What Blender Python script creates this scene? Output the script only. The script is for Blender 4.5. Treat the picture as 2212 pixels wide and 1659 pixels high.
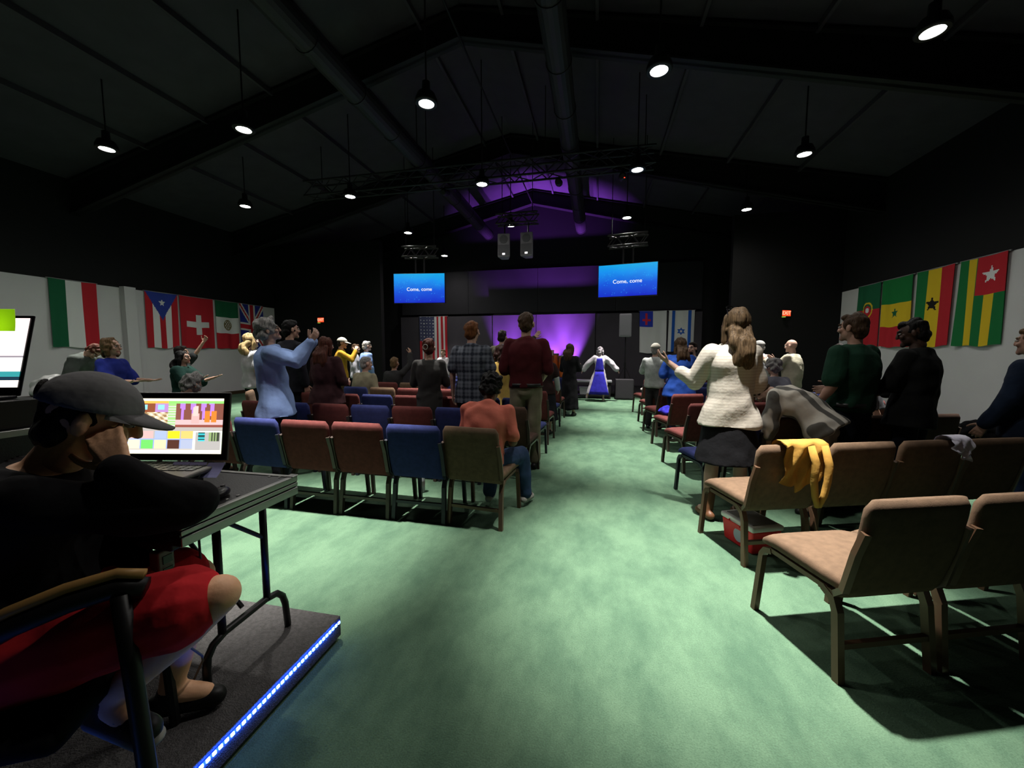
import bpy, bmesh, math, random
import numpy as np
from mathutils import Vector, Matrix, noise as mnoise
R = math.radians
random.seed(7)
for o in list(bpy.data.objects):
    bpy.data.objects.remove(o)
SC = bpy.context.scene
COL = SC.collection

# ------------------------------------------------------------------ camera
cd = bpy.data.cameras.new('camera'); cam = bpy.data.objects.new('camera', cd); COL.objects.link(cam)
cd.sensor_width = 36.0; cd.lens = 852.0/2212*36.0; cd.clip_start = 0.05; cd.clip_end = 100
cam.location = (0, 0, 1.42)
cam.rotation_euler = (R(90)-math.atan(69.5/852), 0, R(12.2))
SC.camera = cam
# ------------------------------------------------------------------ world, exposure
W = bpy.data.worlds.new('world'); SC.world = W; W.use_nodes = True
W.node_tree.nodes['Background'].inputs[0].default_value = (0.02, 0.02, 0.025, 1)
W.node_tree.nodes['Background'].inputs[1].default_value = 0.05
SC.view_settings.view_transform = 'Standard'; SC.view_settings.look = 'None'
SC.view_settings.gamma = 1.0; SC.view_settings.use_curve_mapping = False
SC.view_settings.exposure = 0.0
LAMP_CORE = 3700.0     # watts of the narrow core of one pendant
LAMP_SPILL = 130.0    # watts of the wide spill of one pendant
LAMP_X = [-8.48, -5.60, -2.46, 0.70, 3.58]
LAMP_Y = [2.60, 5.57, 8.36, 11.19, 14.08]
LAMP_Z = 4.97

# ------------------------------------------------------------------ materials
MATS = {}
ALB = .42      # every cloth and paint here reflects less than paper white
def mat(name, col, rough=0.8, bump=0.0, bscale=40.0, var=0.0, vscale=6.0, metal=0.0, emit=None, estr=0.0, sheen=0.0, spec=None):
    if name in MATS: return MATS[name]
    m = bpy.data.materials.new(name); m.use_nodes = True
    if name != 'painted_wall': col = tuple(v*ALB for v in col)
    nt = m.node_tree; b = nt.nodes['Principled BSDF']
    c = (col[0], col[1], col[2], 1)
    b.inputs['Base Color'].default_value = c
    b.inputs['Roughness'].default_value = rough; b.inputs['Metallic'].default_value = metal
    if spec is None and not metal: spec = .3
    if spec is not None: b.inputs['Specular IOR Level'].default_value = spec
    if sheen: b.inputs['Sheen Weight'].default_value = sheen
    if emit is not None:
        b.inputs['Emission Color'].default_value = (emit[0], emit[1], emit[2], 1); b.inputs['Emission Strength'].default_value = estr
    if var or bump:
        tc = nt.nodes.new('ShaderNodeTexCoord')
    if var:
        n = nt.nodes.new('ShaderNodeTexNoise'); n.inputs['Scale'].default_value = vscale; n.inputs['Detail'].default_value = 5
        nt.links.new(tc.outputs['Object'], n.inputs['Vector'])
        r = nt.nodes.new('ShaderNodeValToRGB')
        r.color_ramp.elements[0].position = 0.3; r.color_ramp.elements[1].position = 0.7
        r.color_ramp.elements[0].color = tuple(max(0, v*(1-var)) for v in col)+(1,)
        r.color_ramp.elements[1].color = tuple(min(1, v*(1+var)) for v in col)+(1,)
        nt.links.new(n.outputs['Fac'], r.inputs['Fac']); nt.links.new(r.outputs['Color'], b.inputs['Base Color'])
    if bump:
        n2 = nt.nodes.new('ShaderNodeTexNoise'); n2.inputs['Scale'].default_value = bscale; n2.inputs['Detail'].default_value = 3
        nt.links.new(tc.outputs['Object'], n2.inputs['Vector'])
        bp = nt.nodes.new('ShaderNodeBump'); bp.inputs['Strength'].default_value = bump; bp.inputs['Distance'].default_value = 0.02
        nt.links.new(n2.outputs['Fac'], bp.inputs['Height']); nt.links.new(bp.outputs['Normal'], b.inputs['Normal'])
    MATS[name] = m
    return m
def cloth(name, col, var=0.15, rough=0.9): return mat('cloth_'+name, tuple(v*1.3 for v in col), rough, bump=0.3, bscale=14, var=var, vscale=9, spec=0.1)
def emis(name, col, s):
    return mat(name, (0.0, 0.0, 0.0), 0.5, emit=col, estr=s)
def attr_mat(name, emission=0.0, rough=0.85, bump=0.0):
    if name in MATS: return MATS[name]
    m = bpy.data.materials.new(name); m.use_nodes = True; nt = m.node_tree; b = nt.nodes['Principled BSDF']
    a = nt.nodes.new('ShaderNodeVertexColor'); a.layer_name = 'print'
    b.inputs['Roughness'].default_value = rough
    if emission:
        b.inputs['Base Color'].default_value = (0.01, 0.01, 0.01, 1)
        nt.links.new(a.outputs['Color'], b.inputs['Emission Color']); b.inputs['Emission Strength'].default_value = emission
    else:
        nt.links.new(a.outputs['Color'], b.inputs['Base Color']); b.inputs['Specular IOR Level'].default_value = 0.15
    MATS[name] = m
    return m

# ------------------------------------------------------------------ mesh helpers
class MB:
    """collects geometry of ONE part"""
    def __init__(s): s.V = []; s.F = []; s.M = []
    def add(s, V, F, m=0):
        o = len(s.V); s.V.extend([tuple(map(float, v)) for v in V]); s.F.extend([tuple(i+o for i in f) for f in F]); s.M.extend([m]*len(F)); return s
    def box(s, a, b, m=0):
        (x0, y0, z0), (x1, y1, z1) = a, b
        V = [(x0,y0,z0),(x1,y0,z0),(x1,y1,z0),(x0,y1,z0),(x0,y0,z1),(x1,y0,z1),(x1,y1,z1),(x0,y1,z1)]
        F = [(0,3,2,1),(4,5,6,7),(0,1,5,4),(1,2,6,5),(2,3,7,6),(3,0,4,7)]
        return s.add(V, F, m)
    def hexa(s, b4, t4, m=0):
        V = list(b4)+list(t4)
        F = [(0,3,2,1),(4,5,6,7),(0,1,5,4),(1,2,6,5),(2,3,7,6),(3,0,4,7)]
        return s.add(V, F, m)
    def tube(s, pts, r, n=8, m=0, sq=False):
        pts = [Vector(p) for p in pts]; k = len(pts)
        rs = r if isinstance(r, (list, tuple)) else [r]*k
        rings = []; up = None
        for i in range(k):
            d = (pts[min(i+1, k-1)]-pts[max(i-1, 0)]).normalized()
            if up is None: up = Vector((0,0,1)) if abs(d.z) < .9 else Vector((1,0,0))
            a = d.cross(up)
            if a.length < 1e-4: up = Vector((0,1,0)); a = d.cross(up)
            a.normalize(); b = a.cross(d).normalized(); up = b
            ring = []
            for j in range(n):
                t = 2*math.pi*(j+(.5 if sq else 0))/n; q = rs[i]*(1.3 if sq else 1)
                ring.append(pts[i]+a*math.cos(t)*q+b*math.sin(t)*q)
            rings.append(ring)
        return s.loft(rings, m)
    def loft(s, rings, m=0, cap=True):
        n = len(rings[0]); V = [p for r in rings for p in r]; F = []
        for i in range(len(rings)-1):
            for j in range(n):
                a = i*n+j; b = i*n+(j+1) % n
                F.append((a, b, b+n, a+n))
        if cap: F.append(tuple(range(n-1, -1, -1))); F.append(tuple(range((len(rings)-1)*n, len(rings)*n)))
        return s.add(V, F, m)
    def lathe(s, prof, c=(0,0,0), n=24, m=0):
        rings = [[(c[0]+r*math.cos(2*math.pi*j/n), c[1]+r*math.sin(2*math.pi*j/n), c[2]+z) for j in range(n)] for r, z in prof]
        return s.loft(rings, m)
    def mesh(s, name, mats, smooth=False):
        me = bpy.data.meshes.new(name); me.from_pydata(s.V, [], s.F)
        for mm in (mats if isinstance(mats, (list, tuple)) else [mats]): me.materials.append(mm)
        if any(s.M): me.polygons.foreach_set('material_index', s.M)
        bm = bmesh.new(); bm.from_mesh(me); bmesh.ops.recalc_face_normals(bm, faces=bm.faces); bm.to_mesh(me); bm.free()
        if smooth:
            me.polygons.foreach_set('use_smooth', [True]*len(me.polygons))
        me.update(); return me
    def build(s, name, mats, parent=None, smooth=False, **k):
        return link(name, s.mesh(name, mats, smooth), parent, **k)
def link(name, me, parent=None, label=None, cat=None, group=None, kind=None, loc=None, rot=None, bevel=0, segs=2):
    o = bpy.data.objects.new(name, me); COL.objects.link(o)
    if parent is not None: o.parent = parent
    if loc: o.location = loc
    if rot: o.rotation_euler = rot
    if label: o['label'] = label
    if cat: o['category'] = cat
    if group: o['group'] = group
    if kind: o['kind'] = kind
    if bevel:
        bv = o.modifiers.new('bevel', 'BEVEL'); bv.width = bevel; bv.segments = segs; bv.limit_method = 'ANGLE'; bv.angle_limit = R(40)
        for p in me.polygons: p.use_smooth = True
        wn = o.modifiers.new('wn', 'WEIGHTED_NORMAL')
    return o
def thing(name, label, cat, loc=(0,0,0), rz=0, group=None, kind=None):
    o = bpy.data.objects.new(name, None); COL.objects.link(o); o.empty_display_size = .1
    o.location = loc; o.rotation_euler = (0, 0, rz); o['label'] = label; o['category'] = cat
    if group: o['group'] = group
    if kind: o['kind'] = kind
    return o
def bx(name, a, b, m, parent=None, bevel=0, **k):
    return MB().box(a, b).build(name, m, parent, bevel=bevel, **k)
def rbox_mesh(name, hx, hy, hz, r, mats, segs=3, crown=0.0):
    """padded cushion: box with rounded edges, optional crowned top"""
    bm = bmesh.new(); bmesh.ops.create_cube(bm, size=2.0)
    for v in bm.verts: v.co = Vector((v.co.x*hx, v.co.y*hy, v.co.z*hz))
    bmesh.ops.bevel(bm, geom=list(bm.edges), offset=r, segments=segs, profile=.5, affect='EDGES')
    me = bpy.data.meshes.new(name); bm.to_mesh(me); bm.free()
    me.materials.append(mats); me.polygons.foreach_set('use_smooth', [True]*len(me.polygons))
    return me

# ------------------------------------------------------------------ lamps and structure
BLACK = mat('black_paint', (.006, .006, .007), .8)
XL, XR, YB, YF = -11.93, 6.53, 15.15, -3.5
RX, RZ, SL, = -2.45, 7.45, 0.22          # ridge x, roof ridge height, slope
def roof_z(x): return RZ-SL*abs(x-RX)

# carpet
m = bpy.data.materials.new('green_carpet'); m.use_nodes = True; nt = m.node_tree; b = nt.nodes['Principled BSDF']
tc = nt.nodes.new('ShaderNodeTexCoord')
n1 = nt.nodes.new('ShaderNodeTexNoise'); n1.inputs['Scale'].default_value = 3.4; n1.inputs['Detail'].default_value = 7; n1.inputs['Roughness'].default_value = .68
n2 = nt.nodes.new('ShaderNodeTexNoise'); n2.inputs['Scale'].default_value = 160; n2.inputs['Detail'].default_value = 2
mp = nt.nodes.new('ShaderNodeMapping'); mp.inputs['Scale'].default_value = (1, .55, 1)
nt.links.new(tc.outputs['Object'], mp.inputs['Vector']); nt.links.new(mp.outputs['Vector'], n1.inputs['Vector']); nt.links.new(tc.outputs['Object'], n2.inputs['Vector'])
rp = nt.nodes.new('ShaderNodeValToRGB'); rp.color_ramp.elements[0].position = .36; rp.color_ramp.elements[1].position = .60
rp.color_ramp.elements[0].color = (.052, .100, .064, 1); rp.color_ramp.elements[1].color = (.088, .152, .096, 1)
mx = nt.nodes.new('ShaderNodeMixRGB'); mx.blend_type = 'OVERLAY'; mx.inputs['Fac'].default_value = .35
nt.links.new(n1.outputs['Fac'], rp.inputs['Fac']); nt.links.new(rp.outputs['Color'], mx.inputs[1]); nt.links.new(n2.outputs['Fac'], mx.inputs[2])
nt.links.new(mx.outputs['Color'], b.inputs['Base Color']); b.inputs['Roughness'].default_value = .95; b.inputs['Specular IOR Level'].default_value = .1
bp = nt.nodes.new('ShaderNodeBump'); bp.inputs['Strength'].default_value = .5; bp.inputs['Distance'].default_value = .01
nt.links.new(n2.outputs['Fac'], bp.inputs['Height']); nt.links.new(bp.outputs['Normal'], b.inputs['Normal'])
CARPET = m
bx('floor', (XL-.2, YF-.2, -.12), (XR+.2, YB+1, 0), CARPET, kind='structure')
WHITE_W = mat('painted_wall', (.50, .49, .50), .85, var=.06, vscale=.7, bump=.05, bscale=60)
BASE_B = mat('brown_base', (.10, .065, .03), .6)
WT = 3.05
bx('wall_left', (XL-.2, YF, 0), (XL, 12.8, WT), WHITE_W, kind='structure')
bx('wall_right', (XR, YF, 0), (XR+.2, 12.65, WT), WHITE_W, kind='structure')
bx('wall_left_upper', (XL-.2, YF, WT), (XL, YB+1, 5.45), BLACK, kind='structure')
bx('wall_right_upper', (XR, YF, WT), (XR+.2, YB+1, 5.6), BLACK, kind='structure')
bx('wall_left_stage', (XL-.2, 12.8, 0), (XL, YB+1, WT), BLACK, kind='structure')
bx('wall_right_stage', (XR, 12.65, 0), (XR+.2, YB+1, WT), BLACK, kind='structure')
bx('wall_front', (XL-.2, YF-.2, 0), (XR+.2, YF, 7.6), BLACK, kind='structure')
bx('wall_wing_left', (XL, 12.8, 0), (-7.5, 13.0, 5.3), BLACK, kind='structure')
bx('wall_wing_right', (3.75, 12.65, 0), (XR, 12.85, 5.3), BLACK, kind='structure')
bx('baseboard_left', (XL, YF, 0), (XL+.02, 12.8, .11), BASE_B, kind='structure')
bx('baseboard_right', (XR-.02, YF, 0), (XR, 12.65, .11), BASE_B, kind='structure')
bx('trim_1', (XL, 7.86, 0), (XL+.16, 8.12, WT+.03), WHITE_W, kind='structure')
# back wall: dark upper wall, grey panels, proud lower panels lit from below
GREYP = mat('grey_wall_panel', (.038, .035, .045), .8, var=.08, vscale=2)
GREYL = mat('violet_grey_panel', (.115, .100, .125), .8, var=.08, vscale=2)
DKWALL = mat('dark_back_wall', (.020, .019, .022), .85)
bw = bx('wall_back', (XL-.2, YB+.32, 0), (XR+.2, YB+.5, 7.7), DKWALL, kind='structure')
UP0, UP1, LZ = -8.0, 3.6, 2.84
xs = [UP0, -5.1, -2.30, .62, UP1]
for i in range(4):
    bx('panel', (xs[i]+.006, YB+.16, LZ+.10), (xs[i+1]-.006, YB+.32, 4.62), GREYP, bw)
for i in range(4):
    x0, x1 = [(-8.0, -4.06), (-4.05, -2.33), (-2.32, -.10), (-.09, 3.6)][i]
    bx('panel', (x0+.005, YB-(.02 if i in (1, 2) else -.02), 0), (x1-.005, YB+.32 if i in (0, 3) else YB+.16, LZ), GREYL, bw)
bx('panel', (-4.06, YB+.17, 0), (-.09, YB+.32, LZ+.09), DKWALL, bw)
# ceiling
CEIL = mat('black_ceiling', (.092, .080, .104), .75, var=.12, vscale=3)
c = MB()
for s in (-1, 1):
    xe = XL-.2 if s < 0 else XR+.2
    c.hexa([(RX, YF-.2, RZ), (xe, YF-.2, roof_z(xe)), (xe, YB+1, roof_z(xe)), (RX, YB+1, RZ)], [(RX, YF-.2, RZ+.1), (xe, YF-.2, roof_z(xe)+.1), (xe, YB+1, roof_z(xe)+.1), (RX, YB+1, RZ+.1)])
ceil = c.build('ceiling', CEIL, kind='structure')
STEEL = mat('black_steel', (.014, .013, .015), .6)
for i, y in enumerate((-1.2, 2.95, 7.1, 11.25, 15.05)):
    c = MB()
    for s in (-1, 1):
        xe = XL if s < 0 else XR
        d0, d1 = .50, .75
        for (w, ta, tb) in ((.03, 0, 1), (.11, 0, .06), (.11, .94, 1)):
            def zz(x, t): return roof_z(x)-.04-(d0 if x == RX else d1)*t
            c.hexa([(RX, y-w, zz(RX, tb)), (xe, y-w, zz(xe, tb)), (xe, y+w, zz(xe, tb)), (RX, y+w, zz(RX, tb))],
                   [(RX, y-w, zz(RX, ta)), (xe, y-w, zz(xe, ta)), (xe, y+w, zz(xe, ta)), (RX, y+w, zz(RX, ta))])
    c.build('rafter', STEEL, ceil)
for x in (-9.6, -8.0, -6.4, -4.8, -3.2, -1.7, -.1, 1.5, 3.1, 4.7):
    z = roof_z(x); MB().box((x-.025, YF, z-.10), (x+.025, YB+.3, z-.002)).build('purlin', CEIL, ceil)
c = MB(); c.tube([(RX, YF, RZ-.56), (RX, YB, RZ-.56)], .02); c.build('conduit', STEEL, ceil)
# round ducts
DUCT = mat('duct_grey', (.042, .040, .044), .55, var=.1, vscale=2)
for x, lb in ((-4.14, 'long round ventilation duct hung left of the roof ridge'), (-.66, 'long round ventilation duct hung right of the roof ridge')):
    t = thing('ventilation_duct', lb, 'duct', (x, 0, 5.87))
    ys = [0.5+1.2*i for i in range(13)]
    for i in range(12):
        MB().tube([(0, ys[i], 0), (0, ys[i+1]-.05, 0)], .19, 18).build('duct_section', DUCT, t, smooth=False)
        MB().tube([(0, ys[i+1]-.06, 0), (0, ys[i+1], 0)], .203, 18).build('duct_collar', DUCT, t)
    for y in (2, 5, 8.8, 12.6):
        MB().tube([(0, y, .15), (0, y, roof_z(x)-5.87)], .012, 6).build('hanger_rod', STEEL, t)
# pendants
LENS = emis('lamp_lens', (1, .98, .93), 60.0)
HOUS = mat('lamp_housing', (.02, .02, .02), .5)
ordr = ['leftmost', 'second from left', 'middle', 'second from right', 'rightmost']
def pendant(x, y, label, power=1.0):
    t = thing('pendant_lamp', label, 'lamp', (x, y, LAMP_Z), group='round pendant lamps under the roof')
    MB().lathe([(.02, .30), (.055, .29), (.06, .16), (.12, .13), (.155, .05), (.16, 0.0), (.15, -.012), (.108, -.012), (.108, .01), (.0005, .01)]).build('housing', HOUS, t, smooth=False)
    MB().lathe([(.0005, .008), (.107, .008), (.107, -.004), (.08, -.012), (.0005, -.016)]).build('lens', LENS, t, smooth=True)
    MB().tube([(0, 0, .29), (0, 0, roof_z(x)-LAMP_Z)], .012, 6).build('stem', STEEL, t)
    for nm, e, size, bl in (('lamp_core_light', LAMP_CORE, 40, 1.0), ('lamp_spill_light', LAMP_SPILL, 165, 1.0)):
        l = bpy.data.lights.new(nm, 'SPOT'); l.energy = e*power; l.spot_size = R(size); l.spot_blend = bl; l.shadow_soft_size = .07; l.color = (1, .97, .90)
        lo = bpy.data.objects.new(nm, l); COL.objects.link(lo); lo.parent = t; lo.location = (0, 0, -.03)
for j, y in enumerate(LAMP_Y):
    for i, x in enumerate(LAMP_X):
        if j == 3 and i == 0: continue
        if j == 0 and i == 4: continue
        if j == 4 and i != 1: continue
        rown = ['row just above the nearest chairs', 'largest visible row', 'second visible row', 'third visible row', 'farthest row'][j]
        lb = 'glowing round pendant lamp, %s, %s' % (ordr[i], rown) if j < 4 else 'single glowing round pendant lamp beside the left television'
        if j == 3: lb = 'glowing round pendant lamp, %s, third visible row' % ['', 'leftmost', 'second from left', 'third from left', 'rightmost'][i]
        pendant(x, y, lb, 1.35 if j == 0 else 1.0)
# stage wash: violet floor uplights standing at the proud panels
PURP = (.42, .10, 1.0)
for i, (x, e) in enumerate(((-3.55, 60), (-2.75, 40), (-1.62, 90), (-.95, 90))):
    t = thing('floor_uplight', 'small black floor uplight throwing violet light, %s along the stage wall' % ['first', 'second', 'third', 'fourth'][i], 'stage light', (x, YB-.42, .18), group='violet uplights along the stage wall')
    MB().lathe([(.05, 0), (.075, .01), (.075, .10), (.085, .14), (.085, .16), (.07, .16), (.07, .14), (.0005, .14)], n=16).build('housing', HOUS, t)
    MB().lathe([(.0005, .142), (.069, .142), (.069, .150), (.0005, .152)], n=16).build('lens', emis('violet_lens', PURP, 12), t)
    l = bpy.data.lights.new('uplight_beam', 'SPOT'); l.energy = e*56; l.spot_size = R(46); l.spot_blend = .9; l.color = PURP; l.shadow_soft_size = .05
    lo = bpy.data.objects.new('uplight_beam', l); COL.objects.link(lo); lo.parent = t; lo.location = (0, 0, .17); lo.rotation_euler = (R(180-9), 0, 0)
# low stage
STG = mat('stage_deck', (.018, .017, .020), .7)
t = thing('low_stage', 'low black stage platform along the back wall', 'stage', (0, 0, 0))
bx('deck', (-7.45, 12.75, .10), (3.55, YB-.05, .18), STG, t, bevel=.008); bx('riser', (-7.40, 12.80, 0), (3.5, YB-.08, .10), BLACK, t)
#==PART2==
# ================================================================== flags
PRINT = attr_mat('flag_print')
def cloth_flag(name, label, w, h, fn, loc, rz, nx=48, nz=80, sag=.03, seed=0, wave=.018):
    """cloth hanging against a wall: face looks along local -Y, fn(u,v)->colour, u left to right, v bottom to top"""
    rnd = random.Random(seed); p1, p2 = rnd.uniform(0, 6), rnd.uniform(0, 6)
    V = []; F = []; cols = []
    for side in (0, 1):
        for j in range(nz+1):
            for i in range(nx+1):
                u = i/nx; v = j/nz
                y = wave*(1-v*.6)*(math.sin(u*9+p1+v*1.5)+.5*math.sin(u*17+p2-v*2))-.012-wave*1.5
                x = (u-.5)*w*(1-.03*(1-v)*math.sin(p1))+.02*(1-v)*math.sin(p2)
                z = (v-1)*h-sag*math.sin(math.pi*u)*(1-.2*v)*.6+.012*math.sin(u*11+p2)*(1-v)
                V.append((x, y+(.004 if side else 0), z))
    n = (nx+1)*(nz+1)
    for j in range(nz):
        for i in range(nx):
            a = j*(nx+1)+i
            F.append((a, a+1, a+nx+2, a+nx+1)); F.append((n+a, n+a+nx+1, n+a+nx+2, n+a+1))
            c = fn((i+.5)/nx, (j+.5)/nz); cols += [c, c]
    me = bpy.data.meshes.new(name); me.from_pydata(V, [], F); me.materials.append(PRINT)
    at = me.color_attributes.new('print', 'FLOAT_COLOR', 'CORNER')
    buf = np.zeros((len(F)*4, 4), np.float32); buf[:, 3] = 1
    buf[:, :3] = np.repeat(np.array(cols, np.float32), 4, axis=0)
    at.data.foreach_set('color', buf.ravel())
    me.polygons.foreach_set('use_smooth', [True]*len(F))
    t = thing('flag', label, 'flag', loc, rz, group='national flags hung on the walls')
    link('cloth', me, t)
    MB().tube([(-w/2-.03, -.02, .0), (w/2+.03, -.02, .0)], .012, 6).build('rod', mat('white_rod', (.55, .55, .55), .5), t)
    return t
WH = (.62, .62, .62); GR = (.012, .10, .045); RD = (.42, .02, .03); YL = (.60, .42, .02); BL = (.02, .03, .22); BK = (.01, .01, .01)
def star(u, v, cu, cv, r, asp, pts=5, inner=.42, rot=math.pi/2):
    x, y = (u-cu), (v-cv)*asp; d = math.hypot(x, y)
    if d > r: return False
    a = (math.atan2(y, x)-rot) % (2*math.pi/pts); a = min(a, 2*math.pi/pts-a)
    k = math.pi/pts
    # line between outer tip (angle 0, r) and inner point (angle k, r*inner)
    x0, y0, x1, y1 = r, 0, r*inner*math.cos(k), r*inner*math.sin(k)
    px, py = d*math.cos(a), d*math.sin(a)
    return (x1-x0)*(py-y0)-(y1-y0)*(px-x0) > 0
A = 1.7
def f_italy(u, v): return GR if u < .34 else (WH if u < .67 else RD)
def f_pr(u, v):
    t = (1-v)*A
    if t < 1.0*.85 and abs(u-.5) < .5*(1-t/.85): return WH if star(u, v, .5, 1-.30/A, .12, A) else (.03, .05, .28)
    return RD if int(u*5) % 2 == 0 else WH
def f_swiss(u, v):
    x = abs(u-.52); y = abs((v-.47)*A)
    return WH if (x < .09 and y < .33) or (y < .10 and x < .33) else RD
def f_mex(u, v):
    if v > .66: return GR
    if v < .32: return RD
    d = math.hypot(u-.5, (v-.5)*A)
    return ((.16, .13, .06) if (math.sin(u*60)*math.cos(v*90) > -.3 and d < .17) or .15 < d < .19 else WH)
def f_uk(u, v):
    x, y = u-.5, (v-.5)
    if abs(x) < .09 or abs(y)*A < .09: return RD
    if abs(x) < .15 or abs(y)*A < .15: return WH
    d = abs(abs(x)-abs(y)); 
    if d < .035: return RD
    if d < .09: return WH
    return BL
def f_port(u, v):
    d = math.hypot(u-.5, (v-.60)*A)
    if d < .07: return WH
    if d < .12: return RD
    if .17 < d < .22: return YL
    return GR if v > .60 else RD
def f_sen(u, v):
    if star(u, v, .5, .5, .13, A): return GR
    return (.012, .16, .04) if v > .64 else (YL if v > .30 else RD)
def f_ghana(u, v):
    if star(u, v, .5, .55, .17, A): return BK
    return (.012, .14, .04) if u < .34 else (YL if u < .67 else RD)
def f_togo(u, v):
    if u > .42 and v > .58: return WH if star(u, v, .70, .79, .17, A) else RD
    return (.012, .14, .04) if int(u*5) % 2 == 0 else YL
def f_us(u, v):
    if u < .54 and v > .46:
        return WH if star((u*9) % 1, ((v-.46)*14) % 1, .5, .5, .22, 1) else (.06, .065, .13)
    return RD if int((1-u)*13) % 2 == 0 else WH
def f_chr(u, v):
    if u < .5 and v > .62:
        if (abs(u-.25) < .045 and .67 < v < .95) or (abs(v-.79) < .028 and .10 < u < .42): return (.55, .03, .05)
        return (.03, .05, .45)
    return WH
def f_isr(u, v):
    if .12 < u < .24 or .76 < u < .88: return (.02, .10, .45)
    def tri(s):
        x, y = (u-.5), (v-.50)*A*s
        r = .17
        e = [y+r/2, (r-y)/2-abs(x)*.866]
        dmin = min(e); return 0 <= dmin < .035
    return (.02, .10, .45) if tri(1) or tri(-1) else WH
for i, (y0, y1, fn, lb) in enumerate([
    (6.50, 7.36, f_italy, 'green, white and red striped flag at the near end of the left wall'),
    (8.40, 9.24, f_pr, 'flag with blue triangle, white star and red stripes on left wall'),
    (9.30, 10.32, f_swiss, 'red flag with a white cross on the left wall'),
    (10.40, 11.20, f_mex, 'green, white and red flag with a round emblem on left wall'),
    (11.27, 12.22, f_uk, 'red, white and blue crossed flag at the far end of the left wall')]):
    cloth_flag('flag', lb, y1-y0, 1.52, fn, (XL+.012, (y0+y1)/2, 3.06), R(90), seed=i)
for i, (y0, y1, fn, lb) in enumerate([
    (8.10, 8.96, f_togo, 'green and yellow striped flag with red corner and white star'),
    (9.07, 9.97, f_ghana, 'green, yellow and red flag with a black star, upright stripes'),
    (10.07, 10.98, f_sen, 'green, yellow and red flag with small green star, stacked stripes'),
    (11.04, 11.86, f_port, 'green over red flag with a ringed emblem on the right wall')]):
    cloth_flag('flag', lb, y1-y0, 1.52, fn, (XR-.012, (y0+y1)/2, 3.06), R(-90), seed=20+i)
cloth_flag('flag', 'flag with dark starry canton and red and white stripes on back wall', 1.2, 1.85, f_us, (-6.55, YB+.012, 2.85), 0, seed=31)
cloth_flag('flag', 'white flag with blue corner and red cross on the back wall', .92, 1.5, f_chr, (1.93, YB+.012, 2.89), 0, seed=32, wave=.03)
cloth_flag('flag', 'white flag with blue six-pointed star and two blue bands', .86, 1.45, f_isr, (2.90, YB+.012, 2.89), 0, seed=33, wave=.03)

# ================================================================== text
def text_mesh(name, s, size, ext=.002):
    cu = bpy.data.curves.new(name, 'FONT'); cu.body = s; cu.size = size; cu.extrude = ext; cu.align_x = 'CENTER'; cu.align_y = 'CENTER'
    o = bpy.data.objects.new(name, cu); COL.objects.link(o)
    dg = bpy.context.evaluated_depsgraph_get(); me = bpy.data.meshes.new_from_object(o.evaluated_get(dg))
    bpy.data.objects.remove(o); bpy.data.curves.remove(cu); me.materials.clear(); return me
# ================================================================== televisions
def tv_screen_mat():
    m = bpy.data.materials.new('tv_picture'); m.use_nodes = True; nt = m.node_tree; b = nt.nodes['Principled BSDF']
    tc = nt.nodes.new('ShaderNodeTexCoord'); sp = nt.nodes.new('ShaderNodeSeparateXYZ'); nt.links.new(tc.outputs['Object'], sp.inputs[0])
    wv = nt.nodes.new('ShaderNodeTexNoise'); wv.inputs['Scale'].default_value = 1.6; nt.links.new(tc.outputs['Object'], wv.inputs['Vector'])
    a = nt.nodes.new('ShaderNodeMath'); a.operation = 'MULTIPLY_ADD'; a.inputs[1].default_value = 1.25; a.inputs[2].default_value = .28
    nt.links.new(sp.outputs['Z'], a.inputs[0])
    a2 = nt.nodes.new('ShaderNodeMath'); a2.operation = 'MULTIPLY_ADD'; a2.inputs[1].default_value = .5; nt.links.new(wv.outputs['Fac'], a2.inputs[0]); nt.links.new(a.outputs[0], a2.inputs[2])
    r = nt.nodes.new('ShaderNodeValToRGB'); e = r.color_ramp.elements
    e[0].position = .05; e[0].color = (.0, .012, .55, 1); e[1].position = 1; e[1].color = (.0, .38, .80, 1)
    x = e.new(.45); x.color = (.0, .09, .72, 1); x = e.new(.75); x.color = (.0, .27, .85, 1)
    nt.links.new(a2.outputs[0], r.inputs['Fac'])
    vo = nt.nodes.new('ShaderNodeTexVoronoi'); vo.inputs['Scale'].default_value = 19; nt.links.new(tc.outputs['Object'], vo.inputs['Vector'])
    cr = nt.nodes.new('ShaderNodeMath'); cr.operation = 'LESS_THAN'; cr.inputs[1].default_value = .22; nt.links.new(vo.outputs['Distance'], cr.inputs[0])
    n2 = nt.nodes.new('ShaderNodeTexNoise'); n2.inputs['Scale'].default_value = 5; nt.links.new(tc.outputs['Object'], n2.inputs['Vector'])
    g = nt.nodes.new('ShaderNodeMath'); g.operation = 'GREATER_THAN'; g.inputs[1].default_value = .53; nt.links.new(n2.outputs['Fac'], g.inputs[0])
    mu = nt.nodes.new('ShaderNodeMath'); mu.operation = 'MULTIPLY'; nt.links.new(cr.outputs[0], mu.inputs[0]); nt.links.new(g.outputs[0], mu.inputs[1])
    mu2 = nt.nodes.new('ShaderNodeMath'); mu2.operation = 'MULTIPLY'; mu2.inputs[1].default_value = .45; nt.links.new(mu.outputs[0], mu2.inputs[0])
    mx = nt.nodes.new('ShaderNodeMixRGB'); mx.inputs[2].default_value = (.05, .55, .9, 1); nt.links.new(mu2.outputs[0], mx.inputs[0]); nt.links.new(r.outputs['Color'], mx.inputs[1])
    b.inputs['Base Color'].default_value = (.01, .01, .01, 1); b.inputs['Roughness'].default_value = .4
    nt.links.new(mx.outputs[0], b.inputs['Emission Color']); b.inputs['Emission Strength'].default_value = 1.0
    return m
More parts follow.
